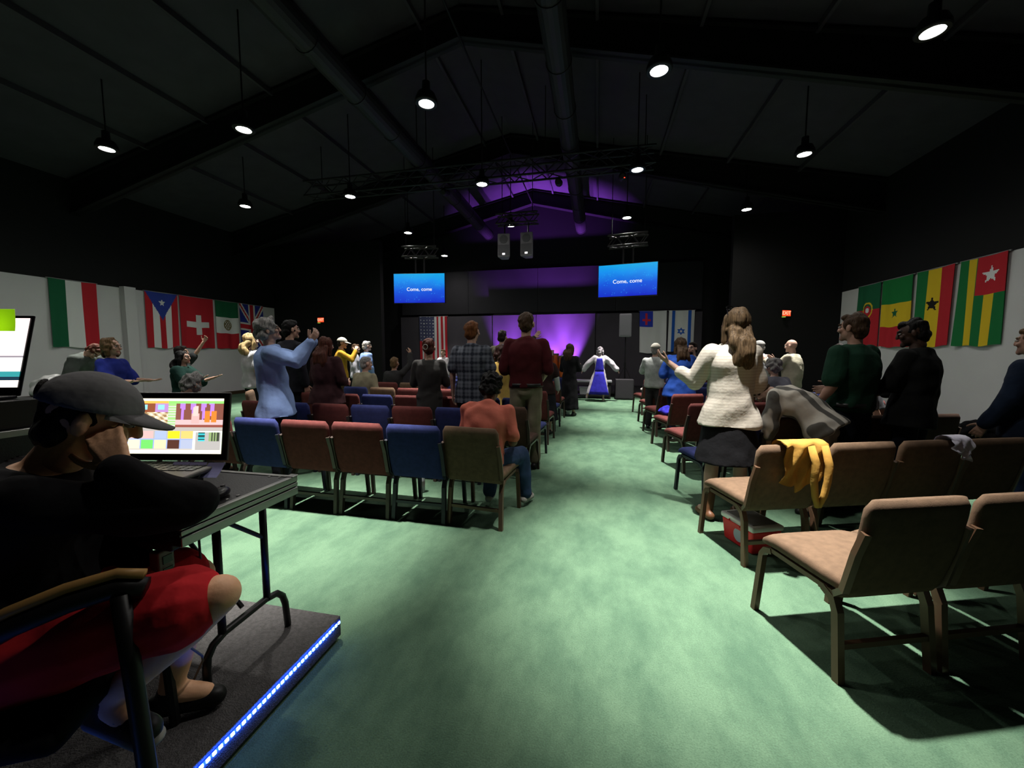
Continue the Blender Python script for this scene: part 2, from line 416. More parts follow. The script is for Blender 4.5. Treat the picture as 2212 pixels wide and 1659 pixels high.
TVM = tv_screen_mat(); TVB = mat('tv_bezel', (.008, .008, .009), .35); TXT = emis('screen_text', (1, 1, 1), 1.1)
GREYT = mat('truss_grey', (.075, .070, .072), .5, metal=.4)
def truss(parent, x0, x1, y, z, h=.3, d=.3, n=5, r=.022, m=None):
    m = m or GREYT
    for dy in (-d/2, d/2):
        for dz in (0, h):
            MB().tube([(x0, y+dy, z+dz), (x1, y+dy, z+dz)], r, 8).build('chord', m, parent)
    c = MB(); st = (x1-x0)/n
    for i in range(n):
        a, b2 = x0+i*st, x0+(i+1)*st
        if i % 2: a, b2 = b2, a
        for dy in (-d/2, d/2): c.tube([(a, y+dy, z), (b2, y+dy, z+h)], r*.5, 6)
        for dz in (0, h): c.tube([(a, y-d/2, z+dz), (b2, y+d/2, z+dz)], r*.5, 6)
    c.build('lacing', m, parent)
def tv(x, y, z, rz, label, tlabel, slabel):
    t = thing('television', label, 'television', (x, y, z), rz, group='hanging televisions')
    w, h = 1.46, .83
    bx('casing', (-w/2, -.01, -h/2), (w/2, .06, h/2), TVB, t, bevel=.008)
    s = MB(); s.box((-w/2+.018, -.016, -h/2+.02), (w/2-.018, -.0105, h/2-.018)); s.build('screen', TVM, t)
    for wd, dx in (('Come,', -.19), ('come', .19)):
        me = text_mesh('caption', wd, .135, .001); me.materials.append(TXT)
        link('caption', me, t, label=tlabel, loc=(.02+dx, -.0185, -.03), rot=(R(90), 0, 0))
    for dx in (-.12, .12): MB().tube([(dx, .09, h/2-.2), (dx, .09, h/2+.42)], .022, 8).build('hanging_pole', STEEL, t)
    bx('mount_plate', (-.22, .06, -.2), (.22, .10, .3), STEEL, t)
    q = thing('mounting_truss', slabel, 'truss', (x, y+.09, z+h/2+.42), rz, group='short trusses above the televisions')
    truss(q, -.48, .48, 0, .03, .26, .26, 5)
    for dx in (-.4, .4): MB().tube([(dx, 0, .29), (dx, 0, roof_z(x)-(z+h/2+.42))], .01, 6).build('hanger_rod', STEEL, q)
tv(-4.85, 10.3, 3.17, R(8), 'hanging television left of the stage showing a blue slide', 'white lyric text', 'short box truss holding up the left television')
tv(.70, 10.5, 3.22, R(-9), 'hanging television right of the stage showing a blue slide', 'white lyric text', 'short grey box truss holding up the right television')
# hanging loudspeakers
SPK = mat('grey_speaker', (.34, .33, .36), .6, var=.08, vscale=10); GRILL = mat('speaker_grille', (.20, .20, .22), .7, bump=.4, bscale=300)
def cabinet(parent, w, h, d, led=True, m=SPK):
    V = []
    for zt in (-1, 1):
        for sx, sy in ((-1, -1), (1, -1), (.62, 1), (-.62, 1)): V.append((sx*w/2, sy*d/2, zt*h/2))
    MB().hexa(V[:4], V[4:]).build('cabinet', m, parent, bevel=.03, segs=3)
    MB().box((-w/2+.025, -d/2-.008, -h/2+.04), (w/2-.025, -d/2+.004, h*.02)).build('grille', GRILL, parent, bevel=.01)
    MB().lathe([(.11, 0), (.105, .012), (.05, .02), (.0005, .02)], n=20).build('horn', GRILL, parent, loc=(0, -d/2+.002, h*.25), rot=(R(90), 0, 0))
    if led: MB().box((-.035, -d/2-.014, -h/2+.055), (.035, -d/2-.007, -h/2+.10)).build('badge', emis('badge_led', (1, .98, .95), 1.6), parent)
for x, dz, rz, lb in ((-2.43, 0, R(6), 'grey loudspeaker hanging under the roof, left of the pair'), (-1.81, 0, R(-4), 'grey loudspeaker hanging under the roof, right of the pair')):
    t = thing('hanging_loudspeaker', lb, 'loudspeaker', (x, 10.3, 4.16+dz), rz, group='pair of hanging loudspeakers')
    cabinet(t, .33, .60, .32)
    MB().tube([(0, .05, .29), (0, .05, .575)], .018, 8).build('yoke', STEEL, t); MB().tube([(0, -.09, .575), (0, .19, .575)], .014, 8).build('clamp_bar', STEEL, t)
t = thing('speaker_truss', 'short box truss carrying the two hanging loudspeakers', 'truss', (0, 10.35, 4.74))
truss(t, -2.65, -1.55, 0, 0, .24, .24, 5)
for x in (-2.5, -1.7): MB().tube([(x, 0, .24), (x, 0, roof_z(x)-4.74)], .01, 6).build('hanger_rod', STEEL, t)
# lighting truss across the hall
t = thing('lighting_truss', 'long dark lighting truss spanning the hall below the rafters', 'truss', (0, 9.0, 5.29))
truss(t, -7.2, 1.1, 0, 0, .34, .34, 22, .025, mat('truss_black', (.028, .028, .034), .5))
for x in (-6.8, -4.0, -1.2, .9): MB().tube([(x, 0, .34), (x, 0, roof_z(x)-5.29)], .01, 6).build('hanger_rod', STEEL, t)
for i, (x, lb) in enumerate(((-3.55, 'small black stage spotlight on the left of the lighting truss'), (-.9, 'small black stage spotlight in the middle of the truss'), (.45, 'small black stage spotlight with lit indicator at truss right end'))):
    q = thing('stage_spotlight', lb, 'stage light', (x, 9.0, 5.11), group='spotlights clamped to the lighting truss')
    MB().tube([(0, 0, .155), (0, 0, .03)], .012, 6).build('clamp', STEEL, q)
    MB().tube([(0, -.12, -.02), (0, -.08, 0), (0, .05, .02), (0, .14, .06)], [.05, .075, .075, .08], 12).build('housing', HOUS, q)
    MB().lathe([(.0005, 0), (.012, 0), (.012, .01), (.0005, .012)], n=8).build('indicator', emis('red_led', (1, .05, .02), 3) if i == 2 else HOUS, q, loc=(.04, -.115, -.06))
# ================================================================== exit signs
EXM = emis('exit_face', (1, .08, .02), 1.1); EXL = emis('exit_letters', (1, .55, .35), 1.6)
for x, y, z, rz, lb in ((-9.90, 12.74, 2.58, R(-6), 'glowing red exit sign on the dark wall at left'), (5.16, 12.56, 2.5, R(24), 'glowing red exit sign on the dark wall at right')):
    t = thing('exit_sign', lb, 'exit sign', (x, y, z), rz, group='exit signs')
    bx('housing', (-.15, 0, -.09), (.15, .045, .09), HOUS, t); bx('face', (-.14, -.004, -.08), (.14, 0, .08), EXM, t)
    me = text_mesh('lettering', 'EXIT', .14, .001); me.materials.append(EXL); link('lettering', me, t, loc=(0, -.0065, 0), rot=(R(90), 0, 0))
    bx('emergency_lamp', (-.12, -.03, -.115), (-.05, .03, -.092), emis('exit_green', (.5, .8, .1), .6), t)
    MB().tube([(0, .04, 0), (0, .14, 0)], .03, 8).build('bracket', HOUS, t)
# ================================================================== stage things
t = thing('tripod_loudspeaker', 'pale loudspeaker on a tripod stand beside the white flag', 'loudspeaker', (.85, 12.95, .18), R(-8))
q = MB(); 
MB().tube([(0, 0, .3), (0, 0, 1.75)], .02, 10).build('pole', STEEL, t)
MB().tube([(0, 0, .78), (0, 0, .9)], .035, 10).build('collar', STEEL, t)
for k in range(3):
    a = R(90+120*k); MB().tube([(0, 0, .80), (.42*math.cos(a), .42*math.sin(a), .012)], .012, 6).build('leg', STEEL, t)
    MB().tube([(0, 0, .34), (.24*math.cos(a), .24*math.sin(a), .36)], .008, 6).build('brace', STEEL, t)
V = []
for zt in (1.70, 2.42):
    for sx, sy in ((-1, -1), (1, -1), (.62, 1), (-.62, 1)): V.append((sx*.19, sy*.17, zt))
MB().hexa(V[:4], V[4:]).build('cabinet', mat('pale_cabinet', (.50, .48, .54), .6), t, bevel=.03)
bx('grille', (-.16, -.182, 1.75), (.16, -.165, 2.37), mat('pale_grille', (.42, .41, .46), .7, bump=.4, bscale=300), t, bevel=.008)
# altar bench, tub, subwoofer
ALT = mat('pale_laminate', (.55, .55, .60), .5)
t = thing('white_bench', 'low pale bench with white bins under it behind the dancer', 'bench', (-.08, 12.35, 0))
bx('top', (-.62, -.22, .50), (.52, .22, .56), ALT, t, bevel=.01)
for x in (-.56, .46):
    for y in (-.17, .17): bx('leg', (x-.025, y-.025, 0), (x+.025, y+.025, .50), STEEL, t)
bx('shelf', (-.56, -.18, .08), (.46, .18, .11), STEEL, t)
for i, x in enumerate((-.44, -.12, .20)):
    t2 = thing('storage_bin', 'white plastic bin on the bench shelf, %s' % ['left', 'middle', 'right'][i], 'bin', (x+.05, 12.33, .111), group='white bins on the bench shelf')
    V0 = [(-.12, -.13, 0), (.12, -.13, 0), (.12, .13, 0), (-.12, .13, 0)]; V1 = [(a*1.12, b2*1.12, .22) for a, b2, c2 in V0]
    MB().hexa(V0, V1).build('body', ALT, t2, bevel=.015); bx('rim', (-.145, -.155, .215), (.145, .155, .245), ALT, t2, bevel=.006)
t = thing('subwoofer', 'dark violet-grey box loudspeaker standing right of the dancer', 'loudspeaker', (.80, 12.3, 0))
bx('cabinet', (-.26, -.25, .02), (.26, .25, .60), mat('dark_box', (.045, .040, .048), .7), t, bevel=.01); bx('grille', (-.235, -.262, .05), (.235, -.249, .57), mat('dark_grille', (.05, .045, .055), .8, bump=.4, bscale=200), t)
for sx in (-.2, .2):
    for sy in (-.2, .2): bx('foot', (sx-.03, sy-.03, 0), (sx+.03, sy+.03, .02), BLACK, t)
# congas
ORG = mat('conga_orange', (.85, .16, .03), .35, var=.15, vscale=4); SKN = mat('drum_skin', (.75, .70, .68), .6); CHR = mat('drum_chrome', (.6, .6, .62), .3, metal=.9)
for i, (x, y, s, lb) in enumerate(((-1.42, 13.25, 1.0, 'orange conga drum on the stage, left of the pair'), (-1.10, 13.15, .94, 'orange conga drum on the stage, right of the pair'))):
    t = thing('conga_drum', lb, 'drum', (x, y, .18), group='pair of orange conga drums')
    pr = [(.11, .42), (.13, .45), (.165, .75), (.17, .92), (.15, 1.14), (.145, 1.16)]
    MB().lathe([(r*s, z*s) for r, z in pr], n=20).build('shell', ORG, t, smooth=True)
    MB().lathe([(.155*s, 1.14*s), (.158*s, 1.18*s), (.15*s, 1.19*s)], n=20).build('rim', CHR, t, smooth=True)
    MB().lathe([(.149*s, 1.16*s), (.149*s, 1.186*s), (.0005, 1.19*s)], n=20).build('drum_head', SKN, t)
    for k in range(8):
        a = k*math.pi/4; MB().tube([(.16*s*math.cos(a), .16*s*math.sin(a), 1.17*s), (.182*s*math.cos(a), .182*s*math.sin(a), .95*s)], .008, 5).build('tension_rod', CHR, t)
    for k in range(3):
        a = R(30+120*k); MB().tube([(.10*s*math.cos(a), .10*s*math.sin(a), .60*s), (.19*math.cos(a), .19*math.sin(a), .42), (.27*math.cos(a), .27*math.sin(a), .012)], .012, 6).build('stand_leg', CHR, t)
# music stand and red-white striped drum on stand
t = thing('striped_drum', 'small red and white striped drum on a stand beside the congas', 'drum', (-1.55, 12.85, .18))
STR = mat('stripe_red', (.75, .05, .05), .5)
for k in range(16):
    a0, a1 = k*math.pi/8, (k+1)*math.pi/8; c = MB()
    c.add([(.16*math.cos(a0), .16*math.sin(a0), 1.12), (.16*math.cos(a1), .16*math.sin(a1), 1.12), (.17*math.cos(a1), .17*math.sin(a1), 1.30), (.17*math.cos(a0), .17*math.sin(a0), 1.30),
           (.15*math.cos(a0), .15*math.sin(a0), 1.12), (.15*math.cos(a1), .15*math.sin(a1), 1.12), (.16*math.cos(a1), .16*math.sin(a1), 1.30), (.16*math.cos(a0), .16*math.sin(a0), 1.30)],
          [(0, 1, 2, 3), (7, 6, 5, 4), (0, 4, 5, 1), (3, 2, 6, 7), (0, 3, 7, 4), (1, 5, 6, 2)])
    c.build('stave', STR if k % 2 else SKN, t)
MB().lathe([(.159, 1.27), (.159, 1.295), (.0005, 1.298)], n=16).build('drum_head', SKN, t)
MB().tube([(0, 0, 1.28), (0, 0, .3)], .02, 8).build('pole', STEEL, t)
for k in range(3):
    a = R(90+120*k); MB().tube([(0, 0, .45), (.3*math.cos(a), .3*math.sin(a), .012)], .012, 6).build('leg', STEEL, t)

# ================================================================== chairs
FAB = {'navy blue': mat('fabric_blue', (.050, .065, .24), .9, bump=.08, bscale=220, var=.15, vscale=30, spec=.15),
       'maroon': mat('fabric_maroon', (.21, .055, .050), .9, bump=.08, bscale=220, var=.15, vscale=30, spec=.15),
       'tan': mat('fabric_tan', (.25, .158, .100), .9, bump=.08, bscale=220, var=.15, vscale=30, spec=.15),
       'dark brown': mat('fabric_brown', (.13, .075, .055), .9, bump=.08, bscale=220, var=.15, vscale=30, spec=.15)}
LEGM = {'navy blue': mat('frame_blue', (.03, .03, .055), .4, metal=.3), 'maroon': mat('frame_bronze', (.10, .065, .05), .4, metal=.3), 'tan': mat('frame_copper', (.24, .13, .075), .38, metal=.4), 'dark brown': mat('frame_bronze', (.10, .065, .05), .4)}
CM = {}
def chair_meshes(kind):
    if kind in CM: return CM[kind]
    f, l = FAB[kind], LEGM[kind]; d = []
    W2 = .245
    # seat cushion: waterfall front, rounded plan
    rings = []
    prof = [(-.205, .405, .445), (-.19, .395, .465), (-.10, .390, .472), (.05, .392, .480), (.17, .395, .478), (.23, .392, .462), (.255, .395, .440), (.262, .405, .420)]
    for (y, z0, z1) in prof:
        wx = W2*(.93 if y in (-.205, .262) else (.985 if y in (-.19, .255) else 1)); k = .022
        zc = (z0+z1)/2; h = (z1-z0)/2; ring = []
        for j in range(20):
            t = 2*math.pi*j/20; cx, cz = math.cos(t), math.sin(t)
            ex = abs(cx)**.35*math.copysign(1, cx); ez = abs(cz)**.5*math.copysign(1, cz)
            ring.append((wx*ex, y, zc+h*ez))
        rings.append(ring)
    d.append(('seat', MB().loft(rings).mesh('seat', f, True)))
    # backrest cushion: leaning pad with rounded top corners
    rings = []; H0, H1 = .375, .832
    for i in range(13):
        t = i/12; z = H0+(H1-H0)*t; yc = -.175-.095*t-.03*math.sin(math.pi*t)*.5
        rt = 1.0
        if t > .86: rt = math.sqrt(max(0, 1-((t-.86)/.14)**2))*.10+.90
        if t < .06: rt = .96
        wx = .238*rt; th = .030*(1 if 0 < i < 12 else .55); ring = []
        for j in range(20):
            a = 2*math.pi*j/20; cx, cy = math.cos(a), math.sin(a)
            ring.append((wx*abs(cx)**.3*math.copysign(1, cx), yc+th*abs(cy)**.6*math.copysign(1, cy)*(1 if cy > 0 else .8), z))
        rings.append(ring)
    d.append(('backrest', MB().loft(rings).mesh('backrest', f, True)))
    for s in (-1, 1):
        x = s*.222
        d.append(('leg', MB().tube([(x, .20, .380), (x, .245, .368), (x, .268, .335), (x*1.03, .300, .0)], .016, 4, sq=True).mesh('front_leg', l)))
        d.append(('leg', MB().tube([(x, -.10, .376), (x, -.145, .352), (x, -.165, .30), (x*1.03, -.195, .0)], .0175, 4, sq=True).mesh('rear_leg', l)))
        d.append(('back_post', MB().tube([(x, -.08, .378), (x, -.15, .372), (s*.243, -.205, .42), (s*.243, -.245, .60), (s*.236, -.272, .70)], .015, 4, sq=True).mesh('back_post', l)))
        d.append(('side_rail', MB().tube([(x, -.12, .379), (x, .21, .386)], .0125, 4, sq=True).mesh('side_rail', l)))
    d.append(('stretcher', MB().tube([(-.225, -.180, .155), (.225, -.180, .155)], .013, 4, sq=True).mesh('stretcher', l)))
    d.append(('cross_rail', MB().tube([(-.222, .12, .378), (.222, .12, .378)], .011, 4, sq=True).mesh('cross_rail', l)))
    CM[kind] = d; return d
def chair(x, y, rz, kind, label, group):
    t = thing('padded_chair', label, 'chair', (x, y, 0), rz, group)
    for nm, me in chair_meshes(kind): link(nm, me, t)
    return t
ordi = ['aisle seat', 'second seat', 'third seat', 'fourth seat', 'fifth seat', 'sixth seat', 'seventh seat', 'eighth seat', 'ninth seat']
rowi = ['nearest', 'second', 'third', 'fourth', 'fifth', 'sixth', 'seventh', 'eighth', 'ninth']
B_, M_, T_, D_ = 'navy blue', 'maroon', 'tan', 'dark brown'
LROWS = [[T_, B_, M_, M_, B_, M_, M_], [D_, B_, M_, B_, M_, B_, M_], [B_, B_, M_, M_, B_, M_, M_], [M_, B_, M_, M_, M_, T_, B_], [B_, M_, M_, B_, M_, T_, M_], [M_, B_, B_, M_, B_, M_], [B_, M_, B_, M_, M_, B_]]
for r, kinds in enumerate(LROWS):
    for k, kd in enumerate(kinds):
        x = -.935-.505*k-(.13 if (r, k) == (0, 6) else 0); yy = [2.90, 3.90, 4.88, 5.88, 6.9, 7.95, 9.0][r]+.265+.02*max(0, -x-2.2)**1.6+(.22 if (r, k) == (1, 0) else 0)
        rz = R(-5 if k == 0 else -1.5)-R(3.0)*max(0, -x-2.6)
        if r == 0 and k == 0: rz = R(-6)
        chair(x, yy, rz, kd, '%s padded chair, %s in the %s row left of the centre aisle' % (kd, ordi[k], rowi[r]), 'chairs left of the centre aisle')
RROWS = [[T_, T_, T_], [T_, T_, T_, T_], [B_, D_, D_, D_, D_], [M_, M_, M_, B_, M_, B_], [M_, M_, M_, B_, B_, M_], [M_, B_, B_, M_], [M_, M_, B_, B_], [M_, B_, M_, B_]]
ax, ay = math.cos(R(19)), math.sin(R(19))
for r, kinds in enumerate(RROWS):
    ox, oy = [(1.19, 2.11), (1.13, 3.04), (1.13, 4.05), (1.16, 5.10), (1.16, 6.14), (1.14, 7.15), (1.15, 8.15), (1.15, 9.45)][r]
    for k, kd in enumerate(kinds):
        chair(ox+.515*k*ax, oy+.515*k*ay, R(19), kd, '%s padded chair, %s in the %s row right of the aisle' % (kd, ordi[k], rowi[r]), 'chairs right of the centre aisle')
# loose chairs by the walls
chair(-4.95, 5.15, R(-55), T_, 'tan padded chair turned sideways beside the blonde woman', 'loose chairs at the sides')
chair(-6.75, 4.25, R(-75), D_, 'dark brown padded chair behind the woman in dark green', 'loose chairs at the sides')
chair(-5.35, 4.25, R(-30), M_, 'maroon padded chair in front of the woman in dark green', 'loose chairs at the sides')
chair(4.05, 4.95, R(35), D_, 'dark brown padded chair beside the person in black jacket', 'loose chairs at the sides')
chair(4.55, 4.45, R(60), T_, 'tan padded chair near the right wall beside a black bag', 'loose chairs at the sides')
# ================================================================== people
def v3(*a): return np.array(a, float)
def nrm(a): a = np.asarray(a, float); return a/max(1e-9, np.linalg.norm(a))
class PC:
    """closed pieces that get fused into one surface"""
    def __init__(s): s.V = []; s.F = []; s.n = 0
    def raw(s, V, F):
        s.V.append(np.asarray(V, float)); s.F += [tuple(i+s.n for i in f) for f in F]; s.n += len(V)
    def rings(s, rings):
        n = len(rings[0]); V = np.concatenate([np.asarray(r, float) for r in rings]); F = []
        for i in range(len(rings)-1):
            for j in range(n):
                a = i*n+j; b = i*n+(j+1) % n; F.append((a, b, b+n, a+n))
        F.append(tuple(range(n-1, -1, -1))); F.append(tuple(range((len(rings)-1)*n, len(rings)*n)))
        s.raw(V, F)
    def cap(s, a, b, ra, rb, n=12):
        a = np.asarray(a, float); b = np.asarray(b, float); d = nrm(b-a)
        u = nrm(np.cross(d, (0, 0, 1) if abs(d[2]) < .9 else (1, 0, 0))); w = np.cross(d, u)
        rs = []
        for (c, r, sg) in ((a, ra, -1), (b, rb, 1)):
            for k in ((1.35, .9, .45, 0) if sg < 0 else (0, .45, .9, 1.35)):
                cc = c+d*sg*r*math.sin(k); rr = r*math.cos(k)
                rs.append([cc+rr*(u*math.cos(2*math.pi*j/n)+w*math.sin(2*math.pi*j/n)) for j in range(n)])
        s.rings(rs)
    def chain(s, pts, rs, n=12):
        for i in range(len(pts)-1): s.cap(pts[i], pts[i+1], rs[i], rs[i+1], n)
    def ell(s, c, r, M=None, n=16, k=10):
        c = np.asarray(c, float); rs = []
        M = np.eye(3) if M is None else M
        for i in range(k+1):
            t = -math.pi/2+math.pi*(i if 0 < i < k else (.15 if i == 0 else k-.15))/k
            rs.append([c+M@np.array((r[0]*math.cos(t)*math.cos(2*math.pi*j/n), r[1]*math.cos(t)*math.sin(2*math.pi*j/n), r[2]*math.sin(t))) for j in range(n)])
        s.rings(rs)
TMP = bpy.data.scenes.new('tmp')
def fuse(pc, vox, smooth=3, disp=0.0, dscale=10.0, seed=0, aniso=1.0):
    me = bpy.data.meshes.new('tmp'); me.from_pydata(np.concatenate(pc.V).tolist(), [], pc.F)
    o = bpy.data.objects.new('tmp', me); TMP.collection.objects.link(o)
    r = o.modifiers.new('r', 'REMESH'); r.mode = 'VOXEL'; r.voxel_size = vox
    if smooth: sm = o.modifiers.new('s', 'SMOOTH'); sm.factor = .5; sm.iterations = smooth
    TMP.view_layers[0].update(); dg = TMP.view_layers[0].depsgraph; e = bpy.data.meshes.new_from_object(o.evaluated_get(dg))
    n = len(e.vertices); V = np.zeros(n*3); e.vertices.foreach_get('co', V); V = V.reshape(-1, 3)
    if disp:
        N = np.zeros(n*3); e.vertex_normals.foreach_get('vector', N); N = N.reshape(-1, 3)
        rg = np.random.RandomState(seed*7+11); dd = np.zeros(n)
        V0 = V*np.array([1, 1, aniso])
        for q in range(14):
            kx = rg.normal(size=3); kx *= dscale*rg.uniform(.7, 2.6)/np.linalg.norm(kx)*1.6
            dd += np.sin(V0@kx+rg.uniform(0, 6.3)+1.3*np.sin(V0@(kx[[1, 2, 0]]*.6)))*.27
        V = V+N*(dd*disp)[:, None]
    F = [tuple(p.vertices) for p in e.polygons]
    bpy.data.objects.remove(o); bpy.data.meshes.remove(me); bpy.data.meshes.remove(e)
    return V, F
def mk(name, geo, mats, parent, label=None):
    """geo: list of (V,F,matindex)"""
    Vs = []; Fs = []; Ms = []; n = 0
    for V, F, m in geo:
        Vs += np.asarray(V).tolist(); Fs += [tuple(i+n for i in f) for f in F]; Ms += [m]*len(F) if not hasattr(m, '__len__') else list(m); n += len(V)
    me = bpy.data.meshes.new(name); me.from_pydata(Vs, [], Fs)
    for mm in mats: me.materials.append(mm)
    me.polygons.foreach_set('material_index', Ms); me.polygons.foreach_set('use_smooth', [True]*len(Fs)); me.update()
    return link(name, me, parent, label=label)
def hand(pc, w, d, nrml, s, side, curl=.5, spread=.10):
    """palm and five fingers; w wrist, d hand direction, nrml palm normal, side +1 right -1 left"""
    d = nrm(d); nrml = nrm(nrml-d*np.dot(nrml, d)); u = np.cross(d, nrml)*side      # u points to the thumb side
    u = nrm(u)
    pl = .088*s
    for k in range(4):
        t = (1.5-k)/1.5
        pc.cap(w+u*t*.012*s, w+d*pl+u*t*.030*s, .016*s, .0125*s, 8)
    pc.ell(w+d*.05*s, (.034*s, .014*s, .046*s), np.stack([u, nrml, d], 1), 12, 8)
    L = [.070, .078, .074, .058]
    for k in range(4):
        t = (1.5-k)/1.5; p = w+d*pl+u*t*.031*s; dd = nrm(d+u*t*spread)
        ln = L[k]*s
        for q, fr in enumerate((.44, .32, .24)):
            a = curl*(.55, .9, .7)[q]
            dd = nrm(dd*math.cos(a)+nrml*math.sin(a)); p2 = p+dd*ln*fr*1.05
            pc.cap(p, p2, (.0098-.0008*q)*s, (.0092-.0009*q)*s, 7); p = p2
    p = w+d*.026*s+u*.030*s; dd = nrm(u*.8+d*.75+nrml*.30)
    for q, fr in enumerate((.040, .032, .026)):
        p2 = p+dd*fr*s; pc.cap(p, p2, (.0125-.0012*q)*s, (.0112-.0012*q)*s, 7); p = p2; dd = nrm(dd+d*.28+nrml*.15*curl-u*.1)
def rotm(axis, a): return np.array(Matrix.Rotation(a, 3, Vector(axis)))
SKIN = {'light': (.56, .33, .24), 'fair': (.62, .38, .29), 'tanned': (.46, .25, .16), 'brown': (.22, .11, .065), 'dark': (.07, .035, .022), 'olive': (1.5, .82, .48)}
def skin_mat(k): return mat('skin_'+k, tuple(v*1.3 for v in SKIN[k]), .5, bump=.08, bscale=60, var=.08, vscale=14)
HAIRC = {'brown': (.075, .042, .022), 'dark': (.018, .012, .010), 'black': (.008, .007, .007), 'red': (.20, .072, .022), 'grey': (.30, .29, .28), 'white': (.52, .50, .47), 'blond': (.46, .33, .15), 'auburn': (.10, .030, .018), 'dirty': (.17, .10, .045), 'silver': (.42, .38, .42), 'darkred': (.045, .016, .013), 'ash': (.15, .095, .05)}
def hair_mat(k):
    if 'hair_'+k in MATS: return MATS['hair_'+k]
    m = mat('hair_'+k, HAIRC[k], .6, spec=.12); nt = m.node_tree; b = nt.nodes['Principled BSDF']
    tc = nt.nodes.new('ShaderNodeTexCoord'); mp = nt.nodes.new('ShaderNodeMapping'); mp.inputs['Scale'].default_value = (90, 90, 9)
    n = nt.nodes.new('ShaderNodeTexNoise'); n.inputs['Scale'].default_value = 1.0; n.inputs['Detail'].default_value = 4
    nt.links.new(tc.outputs['Object'], mp.inputs[0]); nt.links.new(mp.outputs[0], n.inputs['Vector'])
    r = nt.nodes.new('ShaderNodeValToRGB'); r.color_ramp.elements[0].position = .3; r.color_ramp.elements[1].position = .75
    c = tuple(v*.5 for v in HAIRC[k]); r.color_ramp.elements[0].color = tuple(v*.45 for v in c)+(1,); r.color_ramp.elements[1].color = tuple(min(1, v*1.7) for v in c)+(1,)
    nt.links.new(n.outputs['Fac'], r.inputs['Fac']); nt.links.new(r.outputs['Color'], b.inputs['Base Color'])
    bp = nt.nodes.new('ShaderNodeBump'); bp.inputs['Strength'].default_value = .8; bp.inputs['Distance'].default_value = .01
    nt.links.new(n.outputs['Fac'], bp.inputs['Height']); nt.links.new(bp.outputs['Normal'], b.inputs['Normal'])
    return m
EYEM = mat('eye', (.03, .02, .018), .2); EYEW = mat('eye_white', (.65, .63, .60), .3); LIP = mat('lips', (.40, .12, .10), .5)
SHOEB = mat('shoe_black', (.015, .014, .014), .45); SHOEW = mat('shoe_white', (.62, .60, .55), .6); SHOET = mat('shoe_tan', (.24, .10, .045), .5)

def pose(h, sit=None, lean=0., roll=0., armL=None, armR=None, head=(0, 0, 0), sex='m', stance=.0, legL=None, legR=None, bend=0., build=1.0, turn=0.):
    """joints of a figure facing +Y, origin on the floor below the pelvis"""
    s = h/1.76; J = {}
    pz = .945*s if sit is None else sit
    P = v3(0, 0, pz); up = v3(0, 0, 1)
    Rl = rotm((0, 1, 0), R(roll))@rotm((1, 0, 0), -R(lean)); Ru = rotm((1, 0, 0), -R(bend))
    Tn = rotm((0, 0, 1), R(turn))
    rt = Tn@Rl@v3(1, 0, 0); upv = Rl@up; upc = Rl@Ru@up; fw = Tn@nrm(np.cross(upc, Rl@v3(1, 0, 0)))
    C = P+upv*.27*s; N = C+upc*.265*s
    sw = (.178 if sex == 'm' else .158)*s*build
    J.update(P=P, C=C, N=N, rt=rt, fw=fw, upc=upc, s=s, sex=sex, build=build, h=h)
    J['shR'] = N+rt*sw-upc*.062*s; J['shL'] = N-rt*sw-upc*.062*s
    for k, sg, arm in (('L', -1, armL), ('R', 1, armR)):
        a = arm or ((sg*.16, -.02, -1), (sg*.02, .22, -1))
        B = np.stack([rt, nrm(np.cross(upc, rt)) if False else fw, upc], 1)
        if len(a) > 2 and a[2] == 'w': du, df = nrm(a[0]), nrm(a[1])
        else: du, df = B@nrm(a[0]), B@nrm(a[1])
        J['el'+k] = J['sh'+k]+du*.285*s; J['wr'+k] = J['el'+k]+df*.25*s; J['fd'+k] = df
    hd = rotm((0, 0, 1), R(head[0]))@rotm((1, 0, 0), R(head[1]))@rotm((0, 1, 0), R(head[2]))
    B = np.stack([rt, fw, upc], 1)
    k = .55 if lean+bend > 30 else 1.0
    Bh = B if k == 1 else B
    J['HM'] = Bh@hd
    J['H'] = N+upc*.075*s+J['HM']@v3(0, .022*s, .095*s)
    hw = (.088 if sex == 'm' else .092)*s
    hip = {}
    for kk, sg, lg in (('L', -1, legL), ('R', 1, legR)):
        hp = P+v3(sg*hw, 0, -.03*s)
        if sit is not None:
            lg = lg or (v3(sg*.10, 1, .02), v3(0, -.02, -1))
        else:
            lg = lg or (v3(sg*(.03+stance), .02, -1), v3(sg*(.01+stance), -.03, -1))
        kn = hp+nrm(lg[0])*.425*s; an = kn+nrm(lg[1])*(.405*s if sit is None else min(.43*s, 9))
        J['hip'+kk] = hp; J['kn'+kk] = kn; J['an'+kk] = an
        J['toe'+kk] = an+v3(sg*.02, .15*s, -.045*s) if len(lg) < 3 else an+nrm(lg[2])*.16*s
    # rest on the floor
    lo = min(J['anL'][2], J['anR'][2])-.085*s
    if sit is None:
        sh = v3(0, 0, -lo)
        for q in list(J):
            if isinstance(J[q], np.ndarray) and J[q].shape == (3,) and q not in ('rt', 'fw', 'upc', 'fdL', 'fdR'): J[q] = J[q]+sh
    return J
